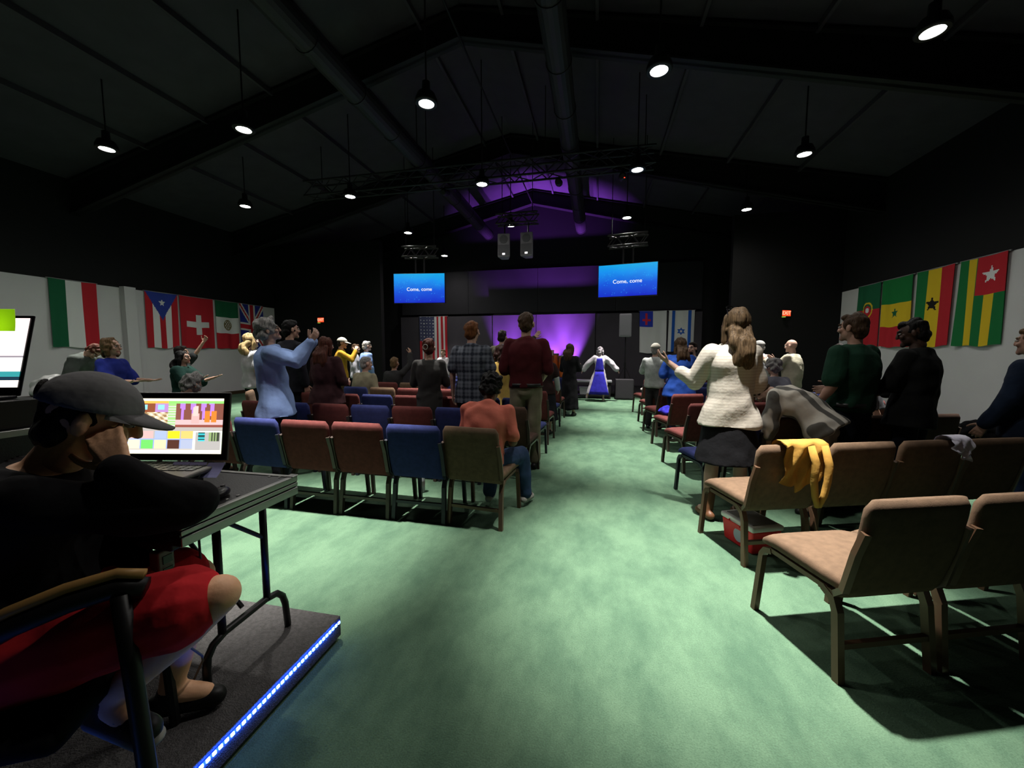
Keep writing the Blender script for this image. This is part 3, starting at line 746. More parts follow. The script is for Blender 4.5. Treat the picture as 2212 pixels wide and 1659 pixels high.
def torso_rings(J, e=0.0, hem=-.14, top=1.0, flare=0.0, n=22, belly=0.0):
    s = J['s']; b = J['build']; f = J['sex'] == 'f'
    prof = [(-.14, .125, .10), (0, .165 if not f else .172, .112), (.22, .150 if not f else .132, .104+belly), (.45, .160 if not f else .140, .114+belly*.6), (.70, .180 if not f else .158, .120), (.86, .168 if not f else .148, .100), (.95, .115, .083), (1.0, .070, .066)]
    T = np.linspace(hem, top, 16); out = []
    pt = [p[0] for p in prof]
    for t in T:
        tt = max(t, -.14 if flare == 0 else 0.0)
        wx = np.interp(tt, pt, [p[1] for p in prof])*s*b+e; wy = np.interp(tt, pt, [p[2] for p in prof])*s*b+e
        if t < .25: wx += flare*(.25-t); wy += flare*(.25-t)
        if t > .9: wx -= e*.3; wy -= e*.3
        # path
        P, C, N = J['P'], J['C'], J['N']
        if t <= 0: c = P+(C-P)*t*2; up = nrm(C-P)
        elif t < .5: c = P+(C-P)*t*2; up = nrm((C-P)*(1-t)+(N-C)*t)
        else: c = C+(N-C)*(t-.5)*2; up = nrm((C-P)*(1-t)+(N-C)*t)
        fw = nrm(np.cross(up, J['rt'])); rt = J['rt']
        c = c+fw*(-.012*s*math.sin(math.pi*max(0, min(1, t)))+.0)
        out.append([c+rt*wx*abs(math.cos(a))**.85*math.copysign(1, math.cos(a))+fw*wy*abs(math.sin(a))**.85*math.copysign(1, math.sin(a)) for a in np.linspace(0, 2*math.pi, n, endpoint=False)])
    return out
def person(label, loc, rz, J, top, bottom, skin='light', hair=('short', 'brown'), shoes=None, vox=.014, sleeve='short', extras=(), hcurl=.4, palm=None, group=None, cat='person', sd=0, glasses=False):
    """top / bottom: dicts with keys kind, mat, ..."""
    t = thing('person', label, cat, loc, rz, group=group); s = J['s']; b = J['build']; f = J['sex'] == 'f'
    sk = skin_mat(skin); HM = J['HM']; H = J['H']; X = lambda x, y, z: H+HM@(v3(x, y, z)*s*1.06)
    # ---- body: one continuous surface
    pc = PC(); pc.rings(torso_rings(J, -.012))
    pc.cap(J['N']-J['upc']*.03*s, H-HM@v3(0, .02*s, .05*s), .058*s, .052*s)
    for k in 'LR':
        pc.chain([J['N']-J['upc']*.035*s, J['sh'+k], J['el'+k], J['wr'+k]], [.042*s, .044*s*b, .039*s*b, .027*s])
        m = J['el'+k]*.7+J['wr'+k]*.3; pc.cap(J['el'+k], m, .040*s*b, .039*s*b)
        kn, an = J['kn'+k], J['an'+k]; cf = kn*.66+an*.34
        bk = nrm(np.cross(nrm(an-kn), J['rt']))*.012*s
        pc.chain([J['hip'+k], kn, cf-bk*0, an], [.082*s*b, .055*s, .054*s*b, .036*s])
        pc.chain([an, an*.3+J['toe'+k]*.7], [.040*s, .030*s])
    V, F = fuse(pc, vox*1.25, 2)
    geo = [(V, F, 0)]
    # head
    pc = PC(); pc.ell(X(0, -.008, .022), (.076*s, .096*s, .098*s), HM); pc.ell(X(0, .030, -.045), (.057*s, .062*s, .068*s), HM)
    pc.cap(X(0, .075, -.088), X(0, .070, -.080), .024*s, .026*s); pc.cap(X(0, -.02, -.11), X(0, 0, -.03), .054*s, .055*s)
    pc.cap(X(0, .094, .012), X(0, .103, -.022), .010*s, .014*s, 8); pc.ell(X(0, .085, .030), (.055*s, .014*s, .012*s), HM, 10, 6)
    for sg in (-1, 1):
        pc.ell(X(sg*.080, -.005, -.008), (.011*s, .020*s, .033*s), HM, 10, 8); pc.ell(X(sg*.042, .070, -.022), (.024*s, .02*s, .022*s), HM, 10, 8)
    V, F = fuse(pc, max(.006, vox*.55), 3)
    loc3 = (np.array(V)-H)@HM/s/1.06
    fm = []
    for fc in F:
        c = loc3[list(fc)].mean(0)
        lip = abs(c[0]) < .026 and abs(c[2]+.060) < .011 and c[1] > .06
        brow = abs(abs(c[0])-.036) < .022 and abs(c[2]-.032) < .006 and c[1] > .06
        fm.append(2 if lip else (3 if brow and hair[0] != 'none' else 0))
    geo.append((V, F, fm))
    for sg in (-1, 1):
        e = PC(); e.ell(X(sg*.034, .080, .008), (.015*s, .012*s, .009*s), HM, 10, 6); geo.append((np.concatenate(e.V), e.F, 4))
        e = PC(); e.ell(X(sg*.034, .0885, .008), (.007*s, .005*s, .0075*s), HM, 8, 6); geo.append((np.concatenate(e.V), e.F, 1))
    for k, sg in (('L', -1), ('R', 1)):
        pc = PC(); pn = (palm or {}).get(k)
        if pn is None: pn = -sg*J['rt']*1.0+J['fw']*.2
        pn = np.asarray(pn, float)
        pc.cap(J['wr'+k]-J['fd'+k]*.03*s, J['wr'+k]+J['fd'+k]*.01*s, .028*s, .025*s); hand(pc, J['wr'+k]+J['fd'+k]*.005*s, J['fd'+k], pn, s*(1.0 if not f else .93), sg, hcurl if not isinstance(hcurl, dict) else hcurl[k])
        V, F = fuse(pc, .0065 if vox < .02 else .0085, 1); geo.append((V, F, 0))
    hm = hair_mat(hair[1] if hair[0] not in ('none',) else 'brown')
    mk('body', geo, [sk, EYEM, LIP, hm, EYEW], t)
    # ---- top
    tk = top.get('kind', 'shirt'); tm = top['mat']; e = top.get('e', .014)
    pc = PC()
    if tk in ('shirt', 'tee', 'jacket'):
        pc.rings(torso_rings(J, e, hem=top.get('hem', -.12), top=1.03, flare=top.get('flare', .03), belly=top.get('belly', 0)))
    elif tk == 'dress':
        pc.rings(torso_rings(J, e, hem=-.02, top=1.0, belly=top.get('belly', 0)))
        z1 = top.get('len', .45)*s; rs = []; w0 = .150*s*b+e; fl = top.get('flare', .10)
        for i in range(9):
            q = i/8; z = J['P'][2]*(1-q)+z1*q+.06*s*(1-q); ww = w0+fl*q**.8; dd = (.118*s*b+e)+fl*q
            cx = J['P'][0]*(1-q)+(J['knL'][0]+J['knR'][0])/2*q; cy = J['P'][1]*(1-q)+(J['knL'][1]+J['knR'][1])/2*q
            rs.append([v3(cx+ww*math.cos(a)*(1+.05*q*math.sin(a*9+sd)), cy+dd*math.sin(a)*(1+.05*q*math.sin(a*9+sd)), z) for a in np.linspace(0, 2*math.pi, 44, endpoint=False)])
        pc.rings(rs)
    sl = {'short': .75, 'long': 2.0, 'three': 1.5, 'elbow': 1.0, 'none': 0}[sleeve]; se = top.get('se', .014)
    for k in 'LR':
        A, E, Wr = J['sh'+k], J['el'+k], J['wr'+k]
        pc.cap(J['N']-J['upc']*.036*s+(A-J['N'])*.28, A, .058*s, .052*s*b+se*.5); pc.cap(J['N']-J['upc']*.03*s, A, .060*s, .050*s)
        if sl > 0:
            E1 = A+(E-A)*min(1, sl); pc.cap(A, E1, .050*s*b+se*.8, (.046*s*b+se) if sl >= 1 else .050*s*b+se*1.2)
            if sl > 1: pc.cap(E, E+(Wr-E)*(sl-1)*.97, .044*s*b+se, .033*s+se)
    if top.get('collar'): 
        pc.rings([[J['N']+J['upc']*(z*s)+(J['rt']*math.cos(a)*r+J['fw']*math.sin(a)*r)*s for a in np.linspace(0, 2*math.pi, 16, endpoint=False)] for z, r in ((-.05, .088), (-.01, .074), (.022, .068), (.028, .064))])
    V, F = fuse(pc, vox, 2, top.get('disp', .006), top.get('dscale', 11), sd)
    mk({'dress': 'dress', 'jacket': 'jacket'}.get(tk, 'shirt'), [(V, F, 0)], [tm], t, label=top.get('label'))
    # ---- bottom
    if bottom:
        bk, bmx = bottom['kind'], bottom['mat']; pc = PC(); e = bottom.get('e', .012)
        if bk in ('trousers', 'shorts'):
            pc.rings(torso_rings(J, e*.8, hem=-.14, top=.16)); fr = bottom.get('frac', 1.9)
            for k in 'LR':
                hp, kn, an = J['hip'+k], J['kn'+k], J['an'+k]
                pc.cap(hp, hp+(kn-hp)*min(1, fr), .086*s*b+e, (.062*s+e) if fr >= 1 else .072*s+e*1.5)
                if fr > 1: pc.cap(kn, kn+(an-kn)*(fr-1)*1.06, .062*s+e, .050*s+e)
            pc.ell(J['P']-v3(0, 0, .05*s), (.14*s*b+e, .11*s*b+e, .10*s))
        else:
            z1 = bottom.get('len', .45)*s; rs = []; fl = bottom.get('flare', .06); zt = J['P'][2]+.09*s
            for i in range(10):
                q = i/9; z = zt*(1-q)+z1*q; ww = np.interp(q, [0, .25, 1], [.145*s*b, .178*s*b, .178*s*b+fl])+e; dd = np.interp(q, [0, .25, 1], [.108*s*b, .128*s*b, .128*s*b+fl])+e
                rs.append([v3(J['P'][0]+ww*math.cos(a)*(1+.04*q*math.sin(a*8)), J['P'][1]+dd*math.sin(a)*(1+.04*q*math.sin(a*8)), z) for a in np.linspace(0, 2*math.pi, 44, endpoint=False)])
            pc.rings(rs)
        V, F = fuse(pc, vox, 2, .005, 10, sd+3)
        mk({'trousers': 'trousers', 'shorts': 'shorts', 'skirt': 'skirt'}[bk], [(V, F, 0)], [bmx], t, label=bottom.get('label'))
        if bottom.get('belt'):
            rr = torso_rings(J, e+.012, hem=-.02, top=.10); c = MB(); c.loft([rr[3], rr[12]]); c.build('belt', SHOEB, t, smooth=True)
    # ---- shoes
    for k in 'LR':
        a, to = J['an'+k], J['toe'+k]; d = nrm((to-a)*[1, 1, .15 if abs(nrm(to-a)[2]) < .8 else 1]); pc = PC(); sm = shoes or SHOEB
        z0 = a[2]-.045*s
        base = a-v3(0, 0, .045*s)
        pc.cap(base-d*.045*s, base+d*.13*s-v3(0, 0, .008*s), .038*s, .036*s); pc.cap(a+v3(0, 0, .0), base, .042*s, .038*s)
        if bottom and bottom.get('boots'): pc.cap(a+(J['kn'+k]-a)*.34, a, .052*s, .046*s)
        V, F = fuse(pc, max(.009, vox*.8), 2); mk('shoe', [(V, F, 0)], [sm], t)
    # ---- hair and headwear
    st = hair[0]; pc = PC(); dsp = .006; dsc = 28
    if st in ('short', 'curly', 'bob', 'long', 'bun', 'cap', 'fringe', 'afro'):
        big = {'curly': .020, 'bob': .014, 'long': .010, 'bun': .006, 'cap': -.001, 'fringe': -.004, 'afro': .022}.get(st, .004)
        if st == 'fringe':
            pc.ell(X(0, -.045, -.005), ((.079)*s, (.060)*s, (.062)*s), HM)
        else:
            pc.ell(X(0, -.022, .034), ((.081+big)*s, (.090+big)*s, (.096+big)*s), HM)
            pc.ell(X(0, -.050, -.025), ((.070+big)*s, (.058+big)*s, (.075)*s), HM)
            if st in ('short', 'curly', 'afro'): pc.ell(X(0, .040, .088), ((.058+big)*s, (.045)*s, (.030+big*.7)*s), HM)
        if st == 'curly': dsp, dsc = .016, 24
        if st == 'afro': dsp, dsc = .010, 40
        if st == 'bob':
            for sg in (-1, 1): pc.chain([X(sg*.075, .0, .03), X(sg*.088, .0, -.05), X(sg*.080, .005, -.115)], [.030*s, .032*s, .022*s])
            pc.chain([X(0, -.08, .0), X(0, -.085, -.11)], [.055*s, .045*s]); dsp = .009
        if st == 'long':
            L = hair[2] if len(hair) > 2 else .35
            back = -J['fw']; dn = v3(0, 0, -1)
            base = X(0, -.075, -.03)
            for off in (-.055, -.02, .02, .055):
                p0 = base+J['rt']*off*s; pts = [p0]
                for q in range(1, 5): pts.append(p0+dn*L*q/4*s+back*(.035*math.sin(q*.9)+.03)*s+J['rt']*(off*.35*math.sin(q*1.1+sd)+.012*math.sin(q*2+off*40))*s)
                pc.chain(pts, [.042*s, .048*s, .050*s, .044*s, .022*s])
            for sg in (-1, 1): pc.chain([X(sg*.070, .01, .05), X(sg*.086, -.01, -.05), X(sg*.085, -.03, -.13)], [.026*s, .028*s, .024*s])
            dsp, dsc = .0065, 34
        if st == 'bun': pc.ell(X(0, -.115, .045), (.045*s, .040*s, .045*s), HM)
        V, F = fuse(pc, max(.007, vox*.6), 2 if st == 'long' else 1, dsp, dsc, sd, .22 if st == 'long' else 1.0); mk('hair', [(V, F, 0)], [hm], t)
    if st == 'cap' or (len(hair) > 2 and isinstance(hair[2], tuple)):
        cm = hair[2][0]; pc = PC()
        rs = []
        for i in range(8):
            q = i/7*1.5; rs.append([X(.094*math.cos(q)*math.cos(a), -.010+.110*math.cos(q)*math.sin(a), .030+.100*math.sin(q)) for a in np.linspace(0, 2*math.pi, 24, endpoint=False)])
        pc.rings(rs)
        V, F = fuse(pc, max(.006, vox*.6), 2); cp = mk('cap', [(V, F, 0)], [cm], t)
        if hair[2][1]:
            c = MB(); r0, r1 = [], []
            for i in range(13):
                a = R(25+130*i/12); r0.append(X(.088*math.cos(a), -.012+.104*math.sin(a), .036)); q = math.sin((a-R(25))/R(130)*math.pi)
                r1.append(X(.086*math.cos(a)*(1-.05*q), -.012+.104*math.sin(a)+.085*q**.6, .036-.022*q-.02*abs(math.cos(a))))
            dz = HM@v3(0, 0, .006*s); n = 13
            V = r0+r1+[p+dz for p in r0]+[p+dz for p in r1]; F = []
            for i in range(n-1):
                F += [(i, i+1, n+i+1, n+i), (2*n+i, 3*n+i, 3*n+i+1, 2*n+i+1), (n+i, n+i+1, 3*n+i+1, 3*n+i), (i, 2*n+i, 2*n+i+1, i+1)]
            c.add(V, F); c.build('visor', cm, cp, smooth=True)
    if glasses:
        c = MB()
        for sg in (-1, 1):
            c.tube([X(sg*.034+.022*math.cos(a), .098, .006+.017*math.sin(a)) for a in np.linspace(0, 2*math.pi, 13)], .0022*s, 5)
            c.tube([X(sg*.056, .096, .012), X(sg*.080, .01, .008)], .002*s, 5)
        c.tube([X(-.012, .1, .008), X(.012, .1, .008)], .002*s, 5); c.build('glasses', mat('glasses_frame', (.01, .01, .01), .3), t)
    for fn in extras: fn(t, J, X)
    return t
# ---- patterned cloth
def plaid():
    m = mat('cloth_plaid', (.06, .07, .10), .9, bump=.35, bscale=14); nt = m.node_tree; b = nt.nodes['Principled BSDF']
    tc = nt.nodes.new('ShaderNodeTexCoord'); sp = nt.nodes.new('ShaderNodeSeparateXYZ'); nt.links.new(tc.outputs['Object'], sp.inputs[0])
    prev = None
    for ax_, sc, ph in (('X', 120, 0), ('Z', 120, 1), ('X', 60, 2), ('Z', 60, 2.5)):
        a = nt.nodes.new('ShaderNodeMath'); a.operation = 'MULTIPLY_ADD'; a.inputs[1].default_value = sc; a.inputs[2].default_value = ph; nt.links.new(sp.outputs[ax_], a.inputs[0])
        s_ = nt.nodes.new('ShaderNodeMath'); s_.operation = 'SINE'; nt.links.new(a.outputs[0], s_.inputs[0])
        g = nt.nodes.new('ShaderNodeMath'); g.operation = 'MULTIPLY'; g.inputs[1].default_value = .17; nt.links.new(s_.outputs[0], g.inputs[0])
        if prev is None: prev = g
        else:
            ad = nt.nodes.new('ShaderNodeMath'); ad.operation = 'ADD'; nt.links.new(prev.outputs[0], ad.inputs[0]); nt.links.new(g.outputs[0], ad.inputs[1]); prev = ad
    ad = nt.nodes.new('ShaderNodeMath'); ad.operation = 'ADD'; ad.inputs[1].default_value = .5; nt.links.new(prev.outputs[0], ad.inputs[0])
    r = nt.nodes.new('ShaderNodeValToRGB'); r.color_ramp.elements[0].position = .2; r.color_ramp.elements[1].position = .85
    r.color_ramp.elements[0].color = (.008, .011, .020, 1); r.color_ramp.elements[1].color = (.095, .105, .13, 1)
    nt.links.new(ad.outputs[0], r.inputs['Fac']); nt.links.new(r.outputs['Color'], b.inputs['Base Color']); return m
def stripes(name, ca, cb, axis='X', sc=60, thr=.3, rot=None):
    m = mat('cloth_'+name, ca, .9, bump=.3, bscale=14); nt = m.node_tree; b = nt.nodes['Principled BSDF']
    tc = nt.nodes.new('ShaderNodeTexCoord'); sp = nt.nodes.new('ShaderNodeSeparateXYZ'); nt.links.new(tc.outputs['Object'], sp.inputs[0])
    a = nt.nodes.new('ShaderNodeMath'); a.operation = 'MULTIPLY'; a.inputs[1].default_value = sc; nt.links.new(sp.outputs[axis], a.inputs[0])
    s_ = nt.nodes.new('ShaderNodeMath'); s_.operation = 'SINE'; nt.links.new(a.outputs[0], s_.inputs[0])
    r = nt.nodes.new('ShaderNodeValToRGB'); r.color_ramp.elements[0].position = max(0, thr); r.color_ramp.elements[1].position = min(1, thr+.25)
    r.color_ramp.elements[0].color = tuple(v*ALB for v in ca)+(1,); r.color_ramp.elements[1].color = tuple(v*ALB for v in cb)+(1,)
    nt.links.new(s_.outputs[0], r.inputs['Fac']); nt.links.new(r.outputs['Color'], b.inputs['Base Color']); return m
DN = mat('denim', (.045, .085, .19), .9, bump=.3, bscale=16, var=.25, vscale=12, spec=.15)
DKP = cloth('dark_trouser', (.014, .015, .020)); KH = cloth('khaki', (.27, .235, .165)); BLKC = cloth('black', (.010, .010, .012))
def at_(kind='shirt', m=None, **k): return dict(kind=kind, mat=m, **k)
def deg(a): return R(a)
near, mid, far = .011, .015, .020
FWD = ((.10, .10, -1), (.0, 1, -.05))
# --- left block, standing
person('man in maroon shirt and khaki trousers standing by the aisle, back turned', (-.84, 4.68, 0), R(2), pose(1.87, build=1.06, armL=((-.20, -.05, -1), (.45, .8, -.35)), armR=((.22, -.08, -1), (-.35, .8, -.55)), head=(-4, 0, 0)),
       at_(m=cloth('maroon', (.085, .012, .016)), hem=-.02, flare=0, collar=True, e=.022, se=.026), dict(kind='trousers', mat=KH, belt=True), 'fair', ('short', 'brown'), sleeve='elbow', vox=near, sd=1)
person('red-haired man in blue plaid shirt standing with his back turned', (-1.53, 4.70, 0), R(4), pose(1.78, build=1.03, armL=((-.22, 0, -1), (-.04, .16, -1)), armR=((.22, 0, -1), (.02, .2, -1)), head=(-14, 0, 0)),
       at_(m=plaid(), hem=-.30, flare=.05, collar=True, e=.022, se=.024), dict(kind='trousers', mat=DKP), 'fair', ('short', 'red'), sleeve='short', vox=near, sd=2)
def hairclip(t, J, X):
    c = MB(); s = J['s']
    c.tube([X(-.03+.030*math.cos(a), -.155-.004*math.sin(a), .0+.032*math.sin(a)) for a in np.linspace(0, 2*math.pi, 17)], .007*s, 6); c.build('hair_ring', mat('pale_ring', (.6, .58, .5), .4), t)
person('woman in charcoal knitted dress with a pale ring in her hair', (-2.10, 4.7, 0), R(18), pose(1.57, sex='f', build=1.06, armL=((-.2, .2, -1), (.5, .9, -.1)), armR=((.25, .1, -1), (-.3, .95, -.2)), head=(0, -4, 0)),
       at_('dress', stripes('knit', (.035, .033, .032), (.075, .07, .066), 'X', 420, .35), len=.22, flare=.02, e=.016), None, 'light', ('bun', 'auburn'), sleeve='elbow', vox=near, extras=(hairclip,), sd=3)
person('curly grey-haired man in light blue shirt raising his hands', (-3.46, 3.68, 0), R(-52), pose(1.76, build=1.05, lean=-4, armR=((.28, .85, -.42), (-.05, .62, .80)), armL=((-.05, .85, -.35), (.1, .6, .82)), head=(4, 10, 0)),
       at_(m=cloth('light_blue', (.32, .46, .84), .1), hem=-.42, flare=.07, e=.03, se=.028, collar=True, disp=.012, dscale=8), dict(kind='trousers', mat=DKP), 'fair', ('curly', 'grey'), sleeve='long', vox=near, glasses=True, hcurl=.55, palm={'R': (-.6, -.3, .5), 'L': (.6, -.3, .5)}, sd=4)
person('dark-haired man in black suit jacket standing behind the light blue shirt', (-4.42, 5.0, 0), R(-14), pose(1.86, build=1.05, head=(-18, 0, 0)),
       at_('jacket', cloth('suit', (.020, .021, .028)), hem=-.30, flare=.04, e=.028, se=.024, collar=True), dict(kind='trousers', mat=DKP), 'light', ('short', 'black'), sleeve='long', vox=mid, sd=5)
person('long-haired woman in dark maroon top and mint trousers, back turned', (-3.60, 4.70, 0), R(-4), pose(1.60, sex='f', build=1.12, armL=((-.2, .15, -1), (.3, .9, -.2)), armR=((.2, .15, -1), (-.3, .9, -.2))),
       at_(m=cloth('wine', (.055, .022, .026), .25), hem=-.28, flare=.10, e=.030, se=.03), dict(kind='trousers', mat=cloth('mint', (.26, .42, .40)), e=.02), 'light', ('long', 'auburn', .42), sleeve='three', vox=near, sd=6)
CREAM = cloth('cream', (.55, .50, .40)); CAPW = mat('pale_cap', (.62, .58, .50), .8)
person('man in mustard shirt and pale cap holding his hands to his mouth', (-5.72, 8.0, 0), R(-55), pose(1.73, armR=((.3, .75, -.55), (-.5, .35, .85)), armL=((-.1, .8, -.55), (.5, .35, .85)), head=(0, -8, 0)),
       at_(m=cloth('mustard', (.60, .33, .03)), hem=-.22, e=.02, se=.018, collar=True), dict(kind='trousers', mat=cloth('umber', (.06, .04, .02))), 'tanned', ('cap', 'dark', (CAPW, True)), sleeve='long', vox=far, sd=7)
person('white-haired man in light blue shirt and jeans near the stage', (-5.40, 8.5, 0), R(-30), pose(1.66, head=(-10, 0, 0)),
       at_(m=cloth('sky', (.25, .38, .72), .1), hem=-.04, flare=0, e=.02, se=.02, collar=True), dict(kind='trousers', mat=DN), 'fair', ('short', 'white'), sleeve='long', vox=far, sd=8)
person('person in pale clothes partly hidden between the mustard and blue shirts', (-6.0, 8.95, 0), R(-60), pose(1.60, sex='f'),
       at_(m=cloth('pale', (.45, .45, .50)), hem=-.2, e=.018), dict(kind='trousers', mat=DN), 'fair', ('short', 'brown'), sleeve='long', vox=far, sd=9)
person('man behind the maroon shirt raising one hand, blue collar showing', (-1.88, 7.74, 0), R(-8), pose(1.83, armR=((.95, .35, .12), (.65, .25, .75)), head=(-8, 0, 0)),
       at_('jacket', cloth('olive_jacket', (.04, .036, .024)), hem=-.28, flare=.03, e=.026, se=.02), dict(kind='trousers', mat=DKP), 'fair', ('short', 'dark'), sleeve='long', vox=far, hcurl=.15, palm={'R': (0, -1, .2)}, sd=10,
       extras=(lambda t, J, X: MB().loft([[J['N']+J['upc']*z*J['s']+(J['rt']*math.cos(a)+J['fw']*math.sin(a))*r*J['s'] for a in np.linspace(0, 2*math.pi, 16, endpoint=False)] for z, r in ((-.03, .094), (.01, .082), (.03, .074))]).build('collar', cloth('collar_blue', (.25, .40, .62)), t, smooth=True),))
person('woman in yellow dress glimpsed between plaid and maroon shirts', (-1.42, 5.75, 0), R(10), pose(1.50, sex='f', armR=((.3, .2, -1), (.5, .8, .1))),
       at_('dress', cloth('yellow', (.55, .36, .09)), len=.30, flare=.10), None, 'light', ('bob', 'darkred'), sleeve='short', vox=mid, sd=11)
person('woman in dark top with pale sleeves standing by the left aisle seats', (-.88, 6.72, 0), R(-6), pose(1.48, sex='f', build=1.1, armR=((.25, .1, -1), (.0, .5, -.8))),
       at_(m=cloth('plum', (.035, .018, .018)), hem=-.2, e=.02), dict(kind='skirt', mat=DKP, len=.30), 'fair', ('short', 'brown'), sleeve='short', vox=mid, sd=12,
       extras=(lambda t, J, X: mk('sleeve', [(*fuse((lambda p: (p.cap(J['elR']*.9+J['shR']*.1, J['wrR'], .052, .048), p)[1])(PC()), .015, 2), 0)], [cloth('white_sleeve', (.62, .62, .66))], t),))
person('long-haired woman in black dress standing at the aisle near the stage', (-.60, 8.80, 0), R(-12), pose(1.58, sex='f', armR=((.2, .3, -1), (-.1, 1, .3)), armL=((-.2, .3, -1), (.1, 1, .3)), head=(-15, 0, 0)),
       at_('dress', BLKC, len=.16, flare=.05, e=.022, se=.03), None, 'fair', ('long', 'brown', .30), sleeve='long', vox=far, sd=13)
# --- dancer
PINKW = cloth('robe_white', (.66, .60, .68), .06); ROYAL = cloth('royal', (.035, .03, .42), .2)
def pinafore(t, J, X):
    c = MB(); s = J['s']; P = J['P']
    for (z0, z1, w0, w1, y0, y1) in ((1.40, .98, .085, .15, -.125, -.150), (.97, .24, .13, .32, -.155, -.31)):
        rs = []
        for i in range(8):
            q = i/7; z = (z0*(1-q)+z1*q)*s; w = (w0*(1-q)+w1*q)*s; y = (y0*(1-q)+y1*q)*s
            rs.append([(P[0]-w+2*w*k/10, P[1]+y-.03*s*math.sin(math.pi*k/10), z) for k in range(11)]+[(P[0]+w-2*w*k/10, P[1]+y+.02-.03*s*math.sin(math.pi*k/10), z) for k in range(11)])
        c.loft(rs)
    c.build('pinafore', ROYAL, t, label='royal blue pinafore panel', smooth=True)
    MB().loft([[(P[0]+.16*s*math.cos(a), P[1]-.0+.150*s*math.sin(a), z*s) for a in np.linspace(0, 2*math.pi, 20, endpoint=False)] for z in (1.0, 1.06)]).build('sash', mat('sash', (.50, .46, .62), .6, var=.5, vscale=40), t, smooth=True)
person('dancer in white robe and royal blue pinafore with arms spread low', (.07, 11.66, 0), R(-4), pose(1.55, sex='f', lean=4, armL=((-.85, .1, -.75), (-.65, .1, -.85)), armR=((.85, .1, -.75), (.7, .1, -.8)), head=(0, -12, 0), legL=(v3(-.42, 0, -1), v3(-.38, 0, -1)), legR=(v3(.06, -.05, -1), v3(.02, -.05, -1))),
       at_('dress', PINKW, len=.24, flare=.16, e=.02, se=.05), None, 'fair', ('bob', 'silver'), sleeve='long', vox=mid, shoes=mat('pale_shoe', (.6, .48, .46), .6), extras=(pinafore,), sd=14)
person('singer in white blouse facing the hall below the striped flag', (-4.66, 11.5, 0), R(172), pose(1.47, sex='f', armR=((.2, .5, -.8), (-.5, .7, .5)), head=(0, 4, 0)),
       at_(m=cloth('blouse', (.64, .58, .62)), hem=-.25, e=.02, se=.03), dict(kind='skirt', mat=cloth('lilac', (.40, .35, .45)), len=.2, flare=.10), 'fair', ('short', 'dirty'), sleeve='long', vox=far, sd=15)
# --- right block, standing
GWS = cloth('grey_white', (.46, .48, .47), .3)
person('man in pale cap and grey-white shirt by the right aisle', (1.03, 7.62, 0), R(-18), pose(1.56, build=1.05, armL=((-.3, .5, -.8), (.3, .6, .7)), armR=((.35, .5, -.7), (-.3, .6, .75)), head=(-6, 0, 0)),
       at_(m=GWS, hem=-.16, e=.022, se=.022, collar=True), dict(kind='trousers', mat=cloth('charcoal', (.035, .034, .036))), 'light', ('cap', 'grey', (CAPW, False)), sleeve='long', vox=far, sd=16)
person('long-haired woman in bright blue top beside the right aisle', (1.27, 6.62, 0), R(12), pose(1.62, sex='f', build=1.15, armL=((-.3, .2, -1), (.2, .9, -.1)), armR=((.3, .2, -1), (-.2, .9, -.1))),
       at_(m=cloth('bright_blue', (.025, .085, .42)), hem=-.30, flare=.09, e=.03, se=.026), dict(kind='trousers', mat=cloth('navy_trouser', (.012, .016, .045))), 'light', ('long', 'brown', .30), sleeve='three', vox=mid, sd=17)
person('bearded man looking back over the shoulder of the blue-topped woman', (1.70, 7.75, 0), R(20), pose(1.58, head=(115, 0, 0)),
       at_(m=cloth('grey_tee', (.30, .30, .28)), hem=-.2, e=.018), dict(kind='trousers', mat=DKP), 'fair', ('short', 'dark'), sleeve='short', vox=far, sd=18,
       extras=(lambda t, J, X: mk('beard', [(*fuse((lambda p: (p.ell(X(0, .055, -.085), (.045, .04, .035), J['HM']), p)[1])(PC()), .012, 1), 0)], [hair_mat('dark')], t),))
person('man in flat cap and pale grey shirt in the right block', (3.06, 8.45, 0), R(38), pose(1.62, build=1.08, head=(0, -8, 0)),
       at_(m=cloth('pale_grey', (.50, .51, .56)), hem=-.2, e=.022, se=.02, collar=True, belly=.03), dict(kind='trousers', mat=cloth('slate', (.07, .08, .12))), 'light', ('cap', 'grey', (mat('flat_cap', (.36, .36, .35), .8), True)), sleeve='short', vox=far, sd=19)
person('bald man in cream shirt clapping in the right block', (3.42, 8.0, 0), R(45), pose(1.63, build=1.1, armL=((-.15, .7, -.7), (.25, .75, .55)), armR=((.2, .7, -.7), (-.2, .75, .55)), head=(0, -6, 0)),
       at_(m=cloth('cream_shirt', (.56, .52, .40)), hem=-.2, e=.022, se=.022, collar=True, belly=.03), dict(kind='trousers', mat=cloth('taupe', (.16, .14, .10))), 'fair', ('none', 'grey'), sleeve='long', vox=far, sd=20)
def shades(t, J, X):
    c = MB(); s = J['s']
    for sg in (-1, 1): c.tube([X(sg*.036+.026*math.cos(a), .055+.004*math.sin(a), .122+.016*math.sin(a)) for a in np.linspace(0, 2*math.pi, 13)], .006*s, 6); c.tube([X(sg*.06, .05, .118), X(sg*.09, -.03, .075)], .003*s, 5)
    c.build('sunglasses', mat('shades', (.01, .01, .012), .15), t)
SWEAT = stripes('sweater', (1.05, .96, .83), (.88, .79, .68), 'Z', 260, .45)
